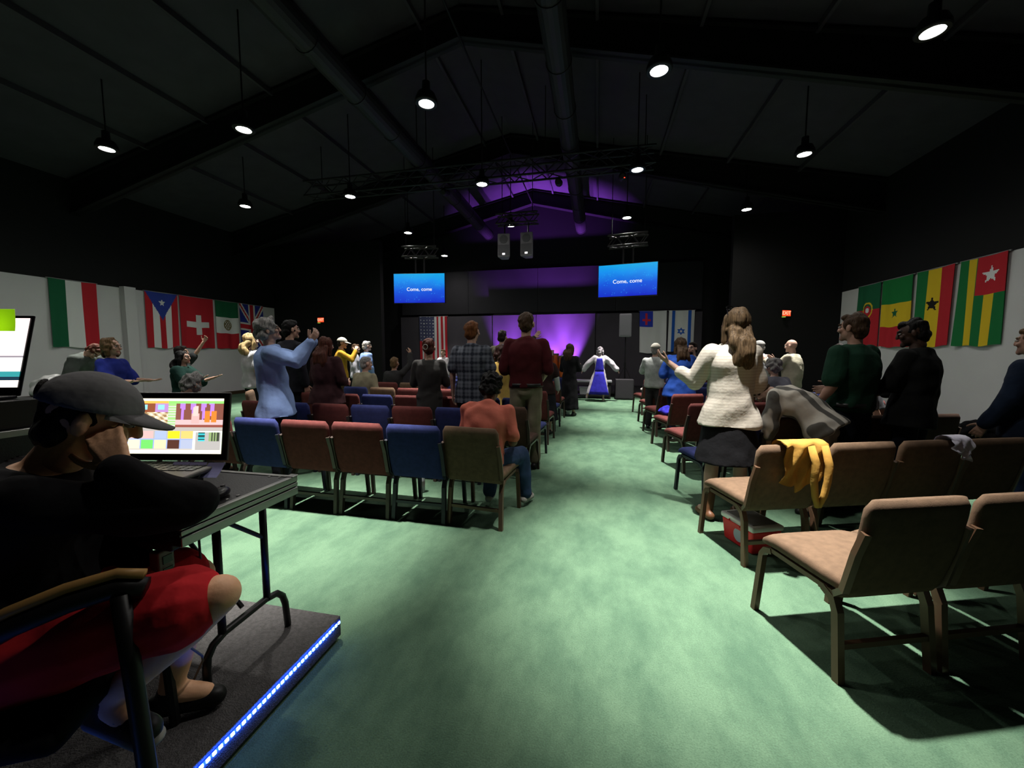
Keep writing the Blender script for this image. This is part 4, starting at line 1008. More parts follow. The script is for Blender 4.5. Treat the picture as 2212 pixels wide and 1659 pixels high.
person('long-haired woman in cream sweater and black skirt, palm held out', (1.09, 3.60, 0), R(8), pose(1.75, sex='f', lean=-3, build=1.04, armL=((-.40, .28, -.88), (-.72, .42, .62)), armR=((.25, .2, -1), (-.1, .9, -.1)), head=(6, 6, 4), legL=(v3(-.06, .02, -1), v3(-.10, -.10, -1)), legR=(v3(.05, .02, -1), v3(.02, -.05, -1))),
       at_(m=SWEAT, hem=-.24, flare=.07, e=.030, se=.032, disp=.012, dscale=6), dict(kind='skirt', mat=BLKC, len=.50, flare=.07, e=.006, boots=True), 'fair', ('long', 'ash', .36), sleeve='three', vox=.010, shoes=SHOET, hcurl=.30, palm={'L': (0.1, .35, 1)}, extras=(shades,), sd=21)
STRP = stripes('bold_stripe', (1.15, 1.07, .94), (.22, .21, .19), 'X', 50, .15)
person('person in cream and grey striped shirt bending forward over the chairs', (1.90, 3.84, 0), R(50), pose(1.46, sex='f', lean=46, bend=20, build=1.12, armL=((-.2, .9, -.3), (0, .9, -.4)), armR=((.2, .9, -.3), (0, .9, -.4)), head=(0, -20, 0)),
       at_(m=STRP, hem=-.20, flare=.06, e=.032, se=.035, disp=.010), dict(kind='trousers', mat=cloth('stone', (.33, .30, .24)), e=.02), 'light', ('short', 'brown'), sleeve='three', vox=near, sd=22)
person('man in dark green polo shirt standing on the right', (2.22, 4.06, 0), R(28), pose(1.74, build=1.10, armL=((-.22, -.05, -1), (-.05, .55, -.85)), armR=((.2, .1, -1), (-.5, .8, -.2)), head=(8, 0, 0)),
       at_(m=cloth('bottle_green', (.014, .055, .032)), hem=-.08, flare=.0, e=.024, se=.03, collar=True), dict(kind='trousers', mat=cloth('blue_black', (.008, .012, .022)), belt=True), 'light', ('short', 'brown'), sleeve='short', vox=near, sd=23)
person('dark-skinned man in black jacket leaning left, standing at right', (2.74, 4.16, 0), R(38), pose(1.70, build=1.08, roll=4, head=(20, -14, 0), armL=((-.2, .3, -1), (.3, .8, -.2)), armR=((.22, .1, -1), (-.3, .8, -.2))),
       at_('jacket', cloth('black_jacket', (.012, .013, .013)), hem=-.30, flare=.04, e=.030, se=.026, collar=True), dict(kind='trousers', mat=cloth('ink', (.008, .012, .022))), 'dark', ('short', 'black'), sleeve='long', vox=near, sd=24)
person('person with bowed head between the green polo and black jacket', (3.06, 5.3, 0), R(75), pose(1.58, lean=14, bend=10, head=(0, -28, 0)),
       at_(m=cloth('dim_grey', (.10, .10, .11)), hem=-.2, e=.02), dict(kind='trousers', mat=DKP), 'light', ('short', 'dark'), sleeve='long', vox=mid, sd=25)
person('person in navy jacket cut off by the right edge', (3.40, 3.94, 0), R(30), pose(1.60, build=1.06, armL=((-.25, .1, -1), (-.05, .5, -.9))),
       at_('jacket', cloth('navy_jacket', (.014, .024, .05), .4), hem=-.26, flare=.04, e=.03, se=.03), dict(kind='trousers', mat=DN), 'light', ('short', 'dirty'), sleeve='long', vox=mid, sd=26)
# --- left side, by the wall
BOOKP = mat('paper', (.62, .58, .55), .8)
def booklet(t, J, X):
    p = J['wrR']*.5+J['wrL']*.5+J['fw']*.10
    MB().box((p[0]-.09, p[1]-.06, p[2]+.035), (p[0]+.09, p[1]+.10, p[2]+.045)).build('booklet', BOOKP, t)
person('woman in royal blue dress holding out her hands by left wall', (-6.15, 3.9, 0), R(-72), pose(1.58, sex='f', build=1.0, armL=((-.1, .45, -.9), (.1, 1, -.02)), armR=((.12, .40, -.9), (-.1, 1, .02))),
       at_('dress', cloth('dress_blue', (.018, .03, .24)), len=.22, flare=.06, e=.022, se=.026), None, 'light', ('bob', 'dirty'), sleeve='elbow', vox=mid, hcurl=.2, palm={'L': (0, 0, 1), 'R': (0, 0, 1)}, sd=27)
person('woman in dark grey top stretching one arm up by left wall', (-6.62, 5.15, 0), R(-62), pose(1.50, sex='f', armL=((.05, .62, .75), (.05, .55, .85)), head=(0, 8, 0)),
       at_(m=cloth('dark_grey', (.045, .05, .052)), hem=-.2, e=.02), dict(kind='trousers', mat=DKP), 'light', ('short', 'dark'), sleeve='short', vox=mid, hcurl=.5, palm={'L': (1, 0, .3)}, sd=28)
person('dark-haired woman in dark green tee holding a palm forward', (-6.05, 4.72, 0), R(-68), pose(1.42, sex='f', build=1.12, armR=((.12, .5, -.85), (-.05, .95, .38)), armL=((-.1, .6, -.8), (.1, .95, .3)), head=(0, 4, 0)),
       at_(m=cloth('tee_green', (.010, .040, .032)), hem=-.25, e=.024, se=.04), dict(kind='trousers', mat=DKP), 'light', ('long', 'black', .18), sleeve='elbow', vox=mid, hcurl=.15, palm={'R': (0, 0, 1), 'L': (0, 0, 1)}, sd=29)
person('blonde woman in white top raising a hand near left wall', (-5.72, 5.6, 0), R(-25), pose(1.71, sex='f', armL=((-.5, .75, -.35), (-.15, .5, .85)), head=(6, 4, 0)),
       at_(m=cloth('white_top', (.58, .58, .60)), hem=-.20, e=.02, se=.02), dict(kind='trousers', mat=BLKC), 'fair', ('long', 'blond', .22), sleeve='short', vox=mid, hcurl=.2, palm={'L': (.4, .8, .3)}, sd=30)
person('man in grey tee stooping over papers by the left wall', (-8.62, 4.92, 0), R(-80), pose(1.70, lean=24, bend=14, armR=((.1, .5, -.85), (-.1, 1, -.15)), armL=((-.1, .5, -.85), (.1, 1, -.15)), head=(0, -22, 0)),
       at_(m=cloth('sage_grey', (.10, .115, .105)), hem=-.2, e=.022, se=.03), dict(kind='trousers', mat=DKP), 'light', ('short', 'auburn'), sleeve='short', vox=mid, sd=31)
# --- seated
SITZ = .545
def seated(h, z=SITZ, **k): return pose(h, sit=z, **k)
person('man in coral tee and jeans seated in the nearest aisle chair', (-.92, 3.15, 0), R(-7), seated(1.58, z=.505, lean=6, bend=12, armL=((-.16, .35, -.95), (.3, 1, .05)), armR=((.25, .15, -1), (-.3, 1, .05)), legL=(v3(.0, 1, .02), v3(.0, -.22, -1)), legR=(v3(.38, 1, .03), v3(.08, .10, -1)), head=(-4, -4, 0), build=1.12),
       at_(m=cloth('coral', (.74, .20, .14), .08), hem=-.06, e=.022, se=.018, disp=.010), dict(kind='trousers', mat=DN, e=.018), 'brown', ('afro', 'black'), sleeve='short', vox=near, shoes=SHOEW, sd=32)
person('man in tan shirt seated with his back turned, mid left block', (-3.965, 6.17, 0), R(-6), seated(1.66, lean=2, head=(-30, 0, 0)),
       at_(m=cloth('tan_shirt', (.33, .30, .20)), hem=-.06, e=.02, se=.024, collar=True), dict(kind='trousers', mat=DKP), 'fair', ('short', 'grey'), sleeve='short', vox=far, sd=33)
person('person in dark coat seated with one hand raised, left block', (-3.965, 7.2, 0), R(-5), seated(1.62, armR=((.3, .5, .5), (-.2, .3, .9))),
       at_(m=cloth('dark_coat', (.035, .035, .036)), hem=-.06, e=.024, se=.026), dict(kind='trousers', mat=DKP), 'tanned', ('short', 'dirty'), sleeve='long', vox=far, sd=34)
person('grey-haired person seated behind the laptop, only the head showing', (-4.09, 3.13, 0), R(-6), seated(1.44, z=.53, bend=16, head=(0, -14, 0), sex='f'),
       at_(m=cloth('wine_coat', (.05, .018, .022)), hem=-.06, e=.022), dict(kind='trousers', mat=DKP), 'light', ('curly', 'grey'), sleeve='long', vox=mid, sd=35)
person('grey-haired person in grey shirt seated in the right block', (2.625, 6.62, 0), R(19), seated(1.62, lean=3, head=(0, -6, 0), build=1.1),
       at_(m=cloth('grey_blue', (.13, .13, .16)), hem=-.06, e=.024, se=.024), dict(kind='trousers', mat=DKP), 'fair', ('curly', 'grey'), sleeve='short', vox=far, sd=36)
# ================================================================== control platform, desk and operator
PLZ = .12
GREYC = mat('grey_carpet', (.22, .21, .21), .95, bump=.6, bscale=180, var=.2, vscale=60, spec=.1)
t = thing('control_platform', 'low grey carpeted platform with a blue lit edge', 'platform', (-1.22, 1.63, 0))
MB().box((-4.2, -3.2, .02), (0, 0, PLZ)).build('deck', GREYC, t, bevel=.004)
bx('base', (-4.15, -3.15, 0), (-.03, -.03, .02), BLACK, t)
tape = MB().box((.001, -3.0, .092), (.004, -.012, .106)).build('light_strip', emis('strip_blue', (.0, .02, .9), 1.6), t, label='glowing blue light strip')
dm = MB().box((0, -.006, 0), (.006, .006, .011)).mesh('diode', emis('diode_blue', (.12, .30, 1.0), 14))
for i in range(72): link('diode', dm, tape, loc=(.003, -.022-.0222*i, .0935))
l = bpy.data.lights.new('strip_glow', 'AREA'); l.shape = 'RECTANGLE'; l.size = 2.6; l.size_y = .02; l.energy = 16; l.color = (.02, .10, 1)
lo = bpy.data.objects.new('strip_glow', l); COL.objects.link(lo); lo.parent = t; lo.location = (.008, -1.35, .098); lo.rotation_euler = (0, R(90), 0)
lo.rotation_euler = (R(90), 0, R(90))
# table
STL = mat('table_leg', (.012, .012, .014), .4, metal=.3); TOPM = mat('table_top', (.06, .05, .045), .6)
t = thing('folding_table', 'long folding table with black tube legs under the laptops', 'table', (-2.4, 1.18, PLZ))
o = lambda x, y, z: (x+2.4, y-1.18, z-PLZ)
MB().box(o(-3.6, .94, .790), o(-1.30, 1.43, .822)).build('tabletop', TOPM, t, bevel=.006)
for k, X0 in enumerate((-1.42, -3.4)):
    for y in (1.19, 1.405): MB().tube([o(X0, y, .79), o(X0, y, .322)], .0145, 10).build('leg', STL, t, smooth=True)
    MB().tube([o(X0, 1.12, PLZ+.004), o(X0, 1.12, .22), o(X0, 1.125, .265), o(X0, 1.15, .30), o(X0, 1.20, .318), o(X0, 1.40, .326), o(X0, 1.46, .315), o(X0, 1.49, .285), o(X0, 1.505, .24), o(X0, 1.515, PLZ+.004)], .0145, 10).build('foot_rail', STL, t, smooth=True)
    MB().tube([o(X0, 1.21, .77), o(X0, 1.40, .61)], .009, 8).build('brace', STL, t)
    MB().tube([o(X0-.02, 1.30, .35), o(X0-(.45 if k == 0 else -.45), 1.30, .785)], .009, 8).build('folding_strut', STL, t)
# road case lid
ALU = mat('aluminium', (.52, .52, .50), .35, metal=.85); LAM = mat('black_laminate', (.016, .016, .018), .35, bump=.1, bscale=150)
t = thing('road_case', 'shallow black road case with aluminium edges on the table', 'case', (-1.23, 1.40, .822))
cx0 = -.70; cy0 = -.48; ch = .078
bx('panel', (cx0, cy0, .004), (-.006, -.006, ch-.004), LAM, t)
for a, b in (((cx0, -.022, ch-.024), (0, 0, ch)), ((cx0, cy0-.002, ch-.024), (0, cy0+.022, ch)), ((-.022, cy0, ch-.024), (.001, 0, ch+.001)), ((-.004, cy0, 0), (.001, 0, .030)), ((-.003, cy0, .036), (.0006, 0, .050)), ((cx0, -.004, 0), (0, .001, .030))):
    bx('edge_rail', a, b, ALU, t, bevel=.003)
for x, y in ((0, 0), (0, cy0)):
    MB().box((x-.035, y-.005 if y == 0 else y-.005, .0), (x+.006, y+.035 if y else y+.006, ch+.004)).build('corner_cap', ALU, t, bevel=.006) if False else None
    c = MB(); sy = 1 if y else -1
    c.box((x-.032, y-.004 if y else y-.032, ch-.002), (x+.004, y+.032 if y else y+.004, ch+.005)); c.build('corner_cap', ALU, t, bevel=.004)
for x, y in ((-.06, -.03), (-.11, -.032), (-.045, -.24), (-.05, -.28), (-.06, -.40)):
    MB().lathe([(.006, 0), (.006, .002), (.0005, .0035)], n=8).build('rivet', ALU, t, loc=(x, y, ch-.0035))
# laptop with live picture
SCRM = attr_mat('screen_picture', emission=1.7)
def screen(name, w, h, fn, parent, nx=72, nz=44, y=0, mtl=None):
    V = []; F = []; cols = []
    for j in range(nz+1):
        for i in range(nx+1): V.append(((i/nx-.5)*w, y, j/nz*h))
    for j in range(nz):
        for i in range(nx):
            a = j*(nx+1)+i; F.append((a, a+1, a+nx+2, a+nx+1)); cols.append(fn((i+.5)/nx, (j+.5)/nz))
    me = bpy.data.meshes.new(name); me.from_pydata(V, [], F); me.materials.append(mtl or SCRM)
    at = me.color_attributes.new('print', 'FLOAT_COLOR', 'CORNER'); buf = np.ones((len(F)*4, 4), np.float32); buf[:, :3] = np.repeat(np.array(cols, np.float32), 4, axis=0); at.data.foreach_set('color', buf.ravel())
    return link(name, me, parent)
rr = random.Random(3)
def scr(u, v):
    if v > .955: return (.95, .85, .62)
    if v > .915: return (.85, .42, .08) if u < .42 else (.25, .75, .15)
    if v > .48:
        if u < .42:
            q = math.sin(u*70+v*23)*math.sin(v*61+u*9)
            if v > .80 and (abs(u-.16) < .035 or abs(u-.34) < .035) and v < .89: return (.25, .60, .70)
            if v > .74: return (.24, .07, .03) if u < .28 else (.42, .22, .50)
            if v < .62 and u < .10: return (.42, .28, .12)
            return (.80, .68, .52) if q > .25 else ((.30, .18, .08) if q < -.3 else (.55, .45, .28))
        if u < .50: return (.55, .55, .50) if (v*40) % 2 < 1 else (.30, .55, .18)
        w = min(abs(u-c) for c in (.57, .68, .79, .88))
        if .68 < v and abs(u-.71) < .022*(1+2*(.86-v)) and v < .86: return (.85, .50, .45)
        if .55 < v < .72 and abs(u-.71) < .04: return (.80, .38, .36)
        if .56 < v < .78 and (abs(u-.84) < .028 or abs(u-.90) < .028): return (.95, .20, .03)
        if v > .62: return (.42, .20, .80) if w < .026*(v-.5)*2.6 else (.20, .07, .05)
        return (.62, .42, .42) if v > .53 else (.26, .07, .05)
    if v > .41: return (.42, .38, .35)
    if v > .06:
        if u > .70:
            if u < .725 or u > .98 or v > .385: return (.85, .95, .70)
            if .75 < u < .82 and v > .23: return (.05, .55, .62) if (v*30) % 2 < 1.2 else (.02, .08, .08)
            if .86 < u < .97 and v > .22: return (.25, .35, .15) if (u*60) % 2 < 1 else (.05, .06, .04)
            return (.40, .38, .36)
        if v > .26:
            if v < .28: return (.30, .38, .62)
            k = int(u/.14); return [(.62, .45, .40), (.60, .40, .38), (.35, .42, .60), (.90, .78, .02), (.95, .50, .15)][k] if (u % .14) > .012 else (.4, .38, .36)
        if v > .09:
            k = int(u/.14); return [(.92, .85, .48), (.15, .58, .12), (.95, .72, .38), (.08, .03, .02), (.38, .42, .55)][k] if (u % .14) > .015 else (.28, .36, .62)
        return (.5, .45, .4)
    return (.90, .86, .66)
BEZ = mat('laptop_black', (.008, .008, .009), .3); SIL = mat('laptop_silver', (.22, .21, .20), .4, metal=.6)
t = thing('laptop', 'open laptop on a riser showing a live video mixing screen', 'laptop', (-1.585, 1.18, .900), R(11))
bx('riser', (-.13, -.20, 0), (.13, -.02, .085), BEZ, t, bevel=.006)
bx('keyboard_deck', (-.205, -.245, .086), (.205, .0, .102), SIL, t, bevel=.006)
for r_ in range(4):
    for k in range(12): bx('key', (-.18+.030*k, -.125+.027*r_, .1021), (-.155+.030*k, -.103+.027*r_, .1045), BEZ, t)
lid = bpy.data.objects.new('screen_lid', None)
lid = MB().box((-.208, 0, .0), (.208, .010, .262)).build('screen_lid', SIL, t, bevel=.010, segs=3, loc=(0, -.002, .104), rot=(R(-9), 0, 0))
bx('bezel', (-.203, -.0025, .006), (.203, .0, .256), BEZ, lid)
s_ = screen('screen', .372, .212, scr, lid, y=-.004); s_.location = (0, 0, .026)
# sticky notes
NOTE = mat('violet_note', (.7, .7, 1.3), .8); GNOTE = bpy.data.materials.new('green_note'); GNOTE.use_nodes = True
tr = GNOTE.node_tree.nodes.new('ShaderNodeBsdfTranslucent'); tr.inputs['Color'].default_value = (.55, .85, .08, 1); GNOTE.node_tree.links.new(tr.outputs[0], GNOTE.node_tree.nodes['Material Output'].inputs['Surface'])
def note(x, y, z, rx, rz, m, label, w=.062, h=.062):
    V = []; F = []
    for sd_ in (0, 1):
        for i in range(6):
            for sx in (-1, 1): V.append((sx*w/2, .010*math.sin(i/5*1.6)-.0006*sd_, -h*i/5))
    for i in range(5):
        a = i*2; F += [(a, a+1, a+3, a+2), (12+a, 12+a+2, 12+a+3, 12+a+1)]
    me = bpy.data.meshes.new('sticky_note'); me.from_pydata(V, [], F); me.materials.append(m)
    link('sticky_note', me, None, label, 'sticky note', 'sticky notes on the laptops', loc=(x, y, z), rot=(rx, 0, rz))
for x, y, lb in ((-1.50, 1.165, 'violet sticky note under the laptop screen, nearest the operator'), (-1.435, 1.175, 'violet sticky note under the laptop screen, middle one'), (-1.365, 1.185, 'violet sticky note under the laptop screen, rightmost')):
    note(x, y-.02, 1.012, R(-58), R(11), NOTE, lb)
t = thing('computer_mouse', 'black computer mouse on the road case', 'mouse', (-1.325, 1.13, .900), R(20))
pc = PC(); pc.ell((0, 0, .012), (.030, .052, .020)); V, F = fuse(pc, .005, 2); V[:, 2] = np.maximum(V[:, 2], 0); mk('shell', [(V, F, 0)], [BEZ], t)
bx('scroll_wheel', (-.004, .018, .026), (.004, .034, .034), ALU, t)
# equipment at far left
t = thing('equipment_case', 'black equipment case with aluminium edge at far left', 'case', (-2.5, 1.2, .822))
bx('body', (-1.05, -.24, 0), (0, .21, .25), LAM, t)
for a, b in (((-1.05, -.245, .225), (.003, -.225, .255)), ((-.02, -.245, .225), (.004, .215, .255)), ((-.02, -.245, 0), (.004, -.225, .25)), ((-1.05, -.245, 0), (.003, -.225, .025))): bx('edge_rail', a, b, ALU, t, bevel=.003)
t = thing('video_switcher', 'black rack box with red and blue indicator lights', 'electronics', (-2.95, 1.2, 1.078))
bx('chassis', (-.42, -.14, 0), (.41, .15, .125), BEZ, t, bevel=.004)
for i, (x, m_) in enumerate(((.36, emis('led_red', (1, .1, .03), 5)), (.33, emis('led_blue', (.2, .3, 1), 4)), (.30, emis('led_white', (.7, .7, 1), 2)))): bx('indicator', (x-.012, -.145, .02+.02*i), (x+.012, -.139, .03+.02*i), m_, t)
for i in range(9): bx('button', (-.30+.06*i, -.146, .03), (-.27+.06*i, -.14, .06), mat('button_grey', (.10, .10, .11), .5), t)
def scr2(u, v):
    if v > .62: return (.92, .74, .72)
    if v > .42: return (.80, .70, .70) if not (u > .55 and .40 < v < .46) else (.25, .22, .25)
    if v > .22: return (.86, .80, .76)
    if u > .45 and v > .10: return (.03, .25, .26) if v > .14 else (.01, .03, .05)
    return (.92, .82, .74)
t = thing('second_laptop', 'second laptop at the left edge showing a pale page', 'laptop', (-2.82, 1.24, 1.204), R(16))
bx('keyboard_deck', (-.20, -.24, 0), (.20, .0, .016), BEZ, t, bevel=.005)
lid = MB().box((-.205, 0, 0), (.205, .010, .39)).build('screen_lid', BEZ, t, bevel=.006, loc=(0, .0, .012), rot=(R(-14), 0, 0))
s_ = screen('screen', .385, .335, scr2, lid, 40, 40, y=-.002); s_.location = (0, 0, .040)
note(-2.655, 1.295, 1.615, R(-10), R(16), GNOTE, 'lime green sticky note on the second laptop', .085, .10)
# hanging adapter and cables under the table edge
t = thing('power_strip', 'grey power strip hung under the table edge with cables', 'power strip', (-1.36, .96, .70))
bx('body', (-.02, -.03, -.09), (.02, .02, .088), mat('strip_grey', (.35, .35, .34), .5), t, bevel=.006)
for i in range(4): bx('socket', (.02, -.018, -.075+.04*i), (.023, .010, -.05+.04*i), BEZ, t)
for k, pts in enumerate((((0, 0, -.09), (-.01, .02, -.2), (.01, .06, -.3), (0, .10, -.36), (-.05, .14, -.42), (-.12, .12, -.57)), ((.01, 0, -.09), (.03, -.01, -.18), (.06, .03, -.22), (.05, .08, -.12), (.02, .10, .08)))):
    MB().tube(pts, .004, 6).build('cable', mat('cable_grey', (.25, .26, .26), .6), t, smooth=True)
# operator
d = nrm((.88, .47, 0)); r_ = v3(d[1], -d[0], 0); O = v3(-1.50, .72, PLZ)
J = dict(P=v3(-1.50, .72, .67), N=v3(-1.52, .79, 1.10), s=1.0, sex='m', build=1.08, h=1.76)
J['C'] = (J['P']+J['N'])/2-d*.05; J['upc'] = nrm(J['N']-J['C']); J['rt'] = r_; J['fw'] = nrm(np.cross(J['upc'], r_))
J['shR'] = v3(-1.42, .70, 1.03); J['shL'] = v3(-1.58, .93, 1.05); J['elR'] = v3(-1.20, .925, .960); J['wrR'] = v3(-1.278, .812, 1.092); J['elL'] = v3(-1.62, .99, .80); J['wrL'] = v3(-1.43, .93, .735)
J['fdR'] = nrm(v3(-.50, .06, .72)); J['fdL'] = nrm(J['wrL']-J['elL'])
dh = nrm((.66, .75, 0)); rh = v3(dh[1], -dh[0], 0); uh = v3(0, 0, 1); pt_ = R(-20)
f2 = dh*math.cos(pt_)+uh*math.sin(pt_); u2 = np.cross(rh, f2); J['HM'] = np.stack([rh, f2, u2], 1); J['H'] = v3(-1.435, .852, 1.225)
J['hipR'] = v3(-1.43, .65, .65); J['knR'] = v3(-1.035, .865, .735); J['anR'] = v3(-1.315, .765, .455); J['toeR'] = J['anR']+v3(.13, .0, -.09)
J['hipL'] = v3(-1.51, .81, .65); J['knL'] = v3(-1.36, 1.06, .640); J['anL'] = v3(-1.46, 1.02, .22); J['toeL'] = J['anL']+v3(.12, .08, -.05)
for k in ('P', 'N', 'C', 'shR', 'shL', 'elR', 'elL', 'wrR', 'wrL', 'H', 'hipR', 'hipL', 'knR', 'knL', 'anR', 'anL', 'toeR', 'toeL'): J[k] = J[k]-O
def op_extras(t, J, X):
    pc = PC(); pc.ell(X(.0, -.112, .055), (.036, .010, .030), J['HM']); V, F = fuse(pc, .006, 1); mk('cap_opening', [(V, F, 0)], [hair_mat('dark')], t)
    a, to = J['anR'], J['toeR']; dd = nrm((to-a)*[1, 1, .3]); b0 = a-v3(0, 0, .075)
    pc = PC(); pc.cap(b0-dd*.05, b0+dd*.135, .036, .038); V, F = fuse(pc, .008, 2); V[:, 2] = (V[:, 2]-b0[2])*.55+b0[2]; mk('shoe_sole', [(V, F, 0)], [SHOEW], t)
    sd_ = nrm(np.cross(dd, (0, 0, 1)))
    for q in range(4):
        p = a+dd*(.035+.025*q)+v3(0, 0, -.004-.008*q); MB().tube([p-sd_*.030-v3(0, 0, .012), p+v3(0, 0, .006), p+sd_*.030-v3(0, 0, .012)], .005, 6).build('shoelace', SHOEW, t, smooth=True)
person('seated operator in grey cap, black shirt and red shorts, hand on cheek', tuple(O), 0, J, at_(m=cloth('black_knit', (.012, .011, .013)), hem=-.14, e=.026, se=.022, flare=.04, disp=.012, dscale=8), dict(kind='shorts', mat=cloth('red_shorts', (.95, .04, .05)), frac=.78, e=.024), 'olive', ('cap', 'dark', (cloth('cap_grey', (.24, .23, .235)), True)), sleeve='long', vox=.008, shoes=SHOEB, hcurl=.55, palm={'R': (-.72, .66, .05), 'L': (0, 0, -1)}, extras=(op_extras,), sd=40)
# his armchair
t = thing('black_armchair', 'black armchair with tan trimmed armrest under the operator', 'chair', (-1.50, .70, PLZ), math.atan2(.47, .88)-R(90))
w_ = Matrix.Translation((-1.50, .70, PLZ))@Matrix.Rotation(math.atan2(.47, .88)-R(90), 4, 'Z'); wi = w_.inverted(); q = lambda x, y, z: tuple(wi@Vector((x, y, z)))
me = rbox_mesh('seat', .24, .24, .035, .03, cloth('chair_black', (.012, .012, .013))); link('seat', me, t, loc=(0, -.02, .40))
me = rbox_mesh('backrest', .23, .035, .22, .03, cloth('chair_black', (.012, .012, .013))); link('backrest', me, t, loc=(0, -.31, .66), rot=(R(8), 0, 0))
TRIM = mat('tan_trim', (.9, .5, .16), .5)
P_ = [q(-1.36, .53, .79), q(-1.29, .585, .835), q(-1.225, .65, .860), q(-1.165, .715, .868), q(-1.12, .745, .855)]
MB().tube(P_, .013, 8).build('armrest_trim', TRIM, t, smooth=True)
MB().tube([(a, b, c-.036) for a, b, c in P_], .026, 8).build('armrest', SHOEB, t, smooth=True)
MB().tube([q(-1.145, .705, .82), q(-1.115, .70, .60), q(-1.085, .695, .35), q(-1.06, .69, PLZ+.004)], .020, 8).build('leg', SHOEB, t, smooth=True)
for p in ((-.22, -.24), (.22, -.24), (-.22, .20)): MB().tube([(p[0], p[1], .37), (p[0]*1.05, p[1]*1.05, .004)], .016, 8).build('leg', SHOEB, t)
MB().tube([q(-1.36, .53, .76), (.22, -.30, .55), (.22, -.24, .38)], .018, 8).build('arm_support', SHOEB, t, smooth=True)
MB().tube([(-.25, -.22, .37), (-.28, -.2, .62), (-.28, .1, .66), (-.25, .2, .37)], .016, 8).build('arm_support', SHOEB, t, smooth=True)
# ================================================================== loose things
# cooler
RED = mat('cooler_red', (1.5, .06, .07), .4); LIDW = mat('cooler_lid', (1.6, 1.6, 1.5), .5)
t = thing('cooler_box', 'small red cooler box with white lid under a tan chair', 'cooler', (1.125, 3.12, 0), R(22))
MB().hexa([(-.105, -.14, 0), (.105, -.14, 0), (.105, .14, 0), (-.105, .14, 0)], [(-.12, -.155, .165), (.12, -.155, .165), (.12, .155, .165), (-.12, .155, .165)]).build('body', RED, t, bevel=.014, segs=3)
bx('lid', (-.127, -.162, .165), (.127, .162, .205), LIDW, t, bevel=.012); bx('lid_panel', (-.10, -.13, .205), (.10, .13, .212), mat('lid_grey', (.40, .40, .37), .5), t, bevel=.004)
MB().lathe([(.0005, 0), (.05, 0), (.05, .003), (.0005, .004)], n=20).build('badge', mat('badge_pale', (.8, .85, 1.0), .5), t, loc=(-.1135, -.02, .09), rot=(R(90), 0, R(-90)))
MB().tube([(-.125, -.06, .18), (-.142, -.06, .17), (-.142, .06, .17), (-.125, .06, .18)], .006, 6).build('handle', RED, t)
# cardigan over the chair back
def drape(name, label, cat, m, cx, cy, crz, x0, x1, front, back, nx=26, seed=0, wav=.008):
    V = []; F = []; path = []
    n = 34
    for sd_ in (0, 1):
        for i in range(nx+1):
            u = i/nx; x = x0+(x1-x0)*u; fz, bz = front(u), back(u)
            for j in range(n+1):
                t_ = j/n
                if t_ < .34: z = fz+(.846-fz)*(t_/.34); y = -.262+.020+.045*(1-(z-.4)/.446)+.028*(1-t_/.34)**.3
                elif t_ < .46: a = (t_-.34)/.12*math.pi; z = .846+.016*math.sin(a); y = -.242-.034+.034*math.cos(a)
                else: q_ = (t_-.46)/.54; z = .846-(.846-bz)*q_; y = -.310+.055*(.846-z)/.4-.018-.012*math.sin(q_*9+u*14+seed)-.02*q_
                k = abs(t_-.4)*2
                y += wav*math.sin(u*21+seed+t_*6)*(k*.7+.3)*(1 if t_ > .4 else -.5); xx = x+.012*math.sin(t_*9+u*5+seed)*k
                V.append((xx, y-(.005 if sd_ else 0)*(1 if t_ > .4 else -1), z+(.004 if sd_ and .3 < t_ < .5 else 0)))
    N = (nx+1)*(n+1)
    for i in range(nx):
        for j in range(n):
            a = i*(n+1)+j; F += [(a, a+1, a+n+2, a+n+1), (N+a, N+a+n+1, N+a+n+2, N+a+1)]
    t = thing(name, label, cat, (cx, cy, 0), crz)
    c = MB(); c.add(V, F); c.build('cloth', m, t, smooth=True); return t
MUST = cloth('cardigan', (.60, .33, .07), .15)
t = drape('cardigan', 'mustard cardigan draped over the back of a tan chair', 'cardigan', MUST, 1.13, 3.04, R(19), -.10, .19, lambda u: .70, lambda u: .60-.02*math.sin(u*7)-(.06 if u > .35 else 0)*math.sin(u*4), seed=1)
for pts in (((.06, -.345, .84), (.075, -.372, .74), (.07, -.372, .62), (.09, -.365, .52), (.12, -.355, .455)), ((.155, -.345, .84), (.165, -.375, .72), (.160, -.374, .62), (.150, -.366, .53), (.125, -.357, .455))):
    MB().tube(pts, [.020, .022, .020, .019, .016], 10).build('sleeve', MUST, t, smooth=True)
drape('white_cloth', 'white cloth hanging over a tan chair back', 'cloth', cloth('white_cloth', (1.0, .97, 1.15), .08), 1.13+.515*2*ax, 3.04+.515*2*ay, R(19), .08, .22, lambda u: .74, lambda u: .77-.07*u, nx=10, seed=4)
# things on far chairs
def bundle(x, y, z, r, m, label, name='garment', cat='clothing', sd_=0, flat=.6):
    pc = PC(); rn = random.Random(sd_)
    for k in range(7): pc.ell((rn.uniform(-1, 1)*r*.55, rn.uniform(-1, 1)*r*.5, r*flat*(.3+.5*rn.random())), (r*.55, r*.5, r*flat*.5))
    V, F = fuse(pc, max(.012, r*.08), 2, r*.10, 14, sd_); V[:, 2] = np.maximum(V[:, 2], .002)
    t = thing(name, label, cat, (x, y, z)); mk('folds', [(V, F, 0)], [m], t)
bundle(1.08, 6.20, .482, .16, ROYAL, 'royal blue jacket lying on an aisle seat at right', sd_=1)
bundle(1.10, 8.18, .482, .15, cloth('white_coat', (.60, .57, .50)), 'cream coat lying on a far aisle seat at right', sd_=2)
bundle(1.15, 9.45, .482, .16, cloth('white_coat2', (.62, .60, .56)), 'white garment on the farthest aisle seat at right', sd_=5)
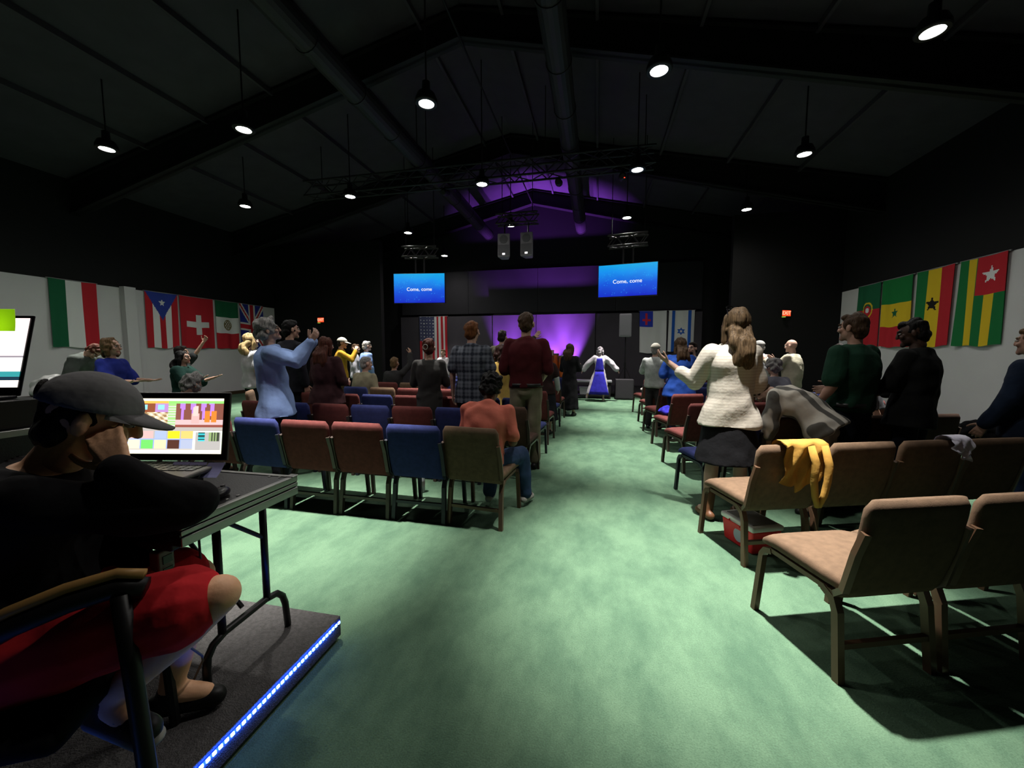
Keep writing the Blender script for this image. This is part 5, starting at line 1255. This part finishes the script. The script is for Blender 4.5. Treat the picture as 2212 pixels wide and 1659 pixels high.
bundle(6.1, 7.75, 0, .30, BLKC, 'black bag on the floor against the right wall', 'bag', 'bag', 3, .8)
bundle(1.30, 4.08, .482, .13, cloth('dk_blue', (.03, .035, .12)), 'dark blue garment on a seat beside the cream sweater', sd_=6)
t = thing('side_table', 'small folding table with papers beside the stooping man', 'table', (-8.0, 4.45, 0), R(10))
bx('tabletop', (-.5, -.3, .72), (.5, .3, .75), TOPM, t, bevel=.005)
for x in (-.45, .45):
    for y in (-.26, .26): MB().tube([(x, y, .72), (x, y, .004)], .014, 8).build('leg', STL, t)
pc = PC(); 
for k in range(6): pc.ell((random.uniform(-.1, .1), random.uniform(-.08, .08), .10+.12*random.random()), (.13, .12, .12))
V, F = fuse(pc, .02, 1, .03, 9, 3); V[:, 2] = np.maximum(V[:, 2], .002); t = thing('plastic_bag', 'crumpled white plastic bag on the small side table', 'bag', (-8.2, 4.40, .75)); mk('film', [(V, F, 0)], [mat('white_film', (.62, .63, .62), .4)], t)
t = thing('paper_stack', 'stack of white papers on the small side table', 'papers', (-7.75, 4.5, .75), R(15))
for i in range(5): bx('sheet', (-.11+.004*i, -.14, .01*i), (.11-.003*i, .14, .01*i+.009), BOOKP, t)
t = thing('water_bottle', 'clear bottle with pale label on the floor between chairs', 'bottle', (-1.72, 3.62, 0))
MB().lathe([(.032, 0), (.034, .02), (.034, .15), (.014, .19), (.014, .205)], n=14).build('body', mat('bottle_plastic', (.5, .55, .55), .15), t, smooth=True)
MB().lathe([(.0345, .07), (.0348, .12)], n=14).build('label_band', BOOKP, t); MB().lathe([(.015, .204), (.015, .22), (.0005, .221)], n=12).build('cap', SHOEW, t)
t = thing('pamphlet', 'yellow and white pamphlet standing between two near chairs', 'pamphlet', (-1.70, 3.10, .482), R(8))
V = [(-.045, -.02, 0), (.045, -.02, 0), (.045, .02, .21), (-.045, .02, .21)]
MB().hexa([(-.045, -.02, 0), (.045, -.02, 0), (.045, -.01, 0), (-.045, -.01, 0)], [(-.045, .02, .21), (.045, .02, .21), (.045, .03, .21), (-.045, .03, .21)]).build('cover', BOOKP, t)
bx('yellow_panel', (-.04, -.012, .06), (.04, .004, .10), mat('pamphlet_yellow', (.6, .6, .1), .7), t)
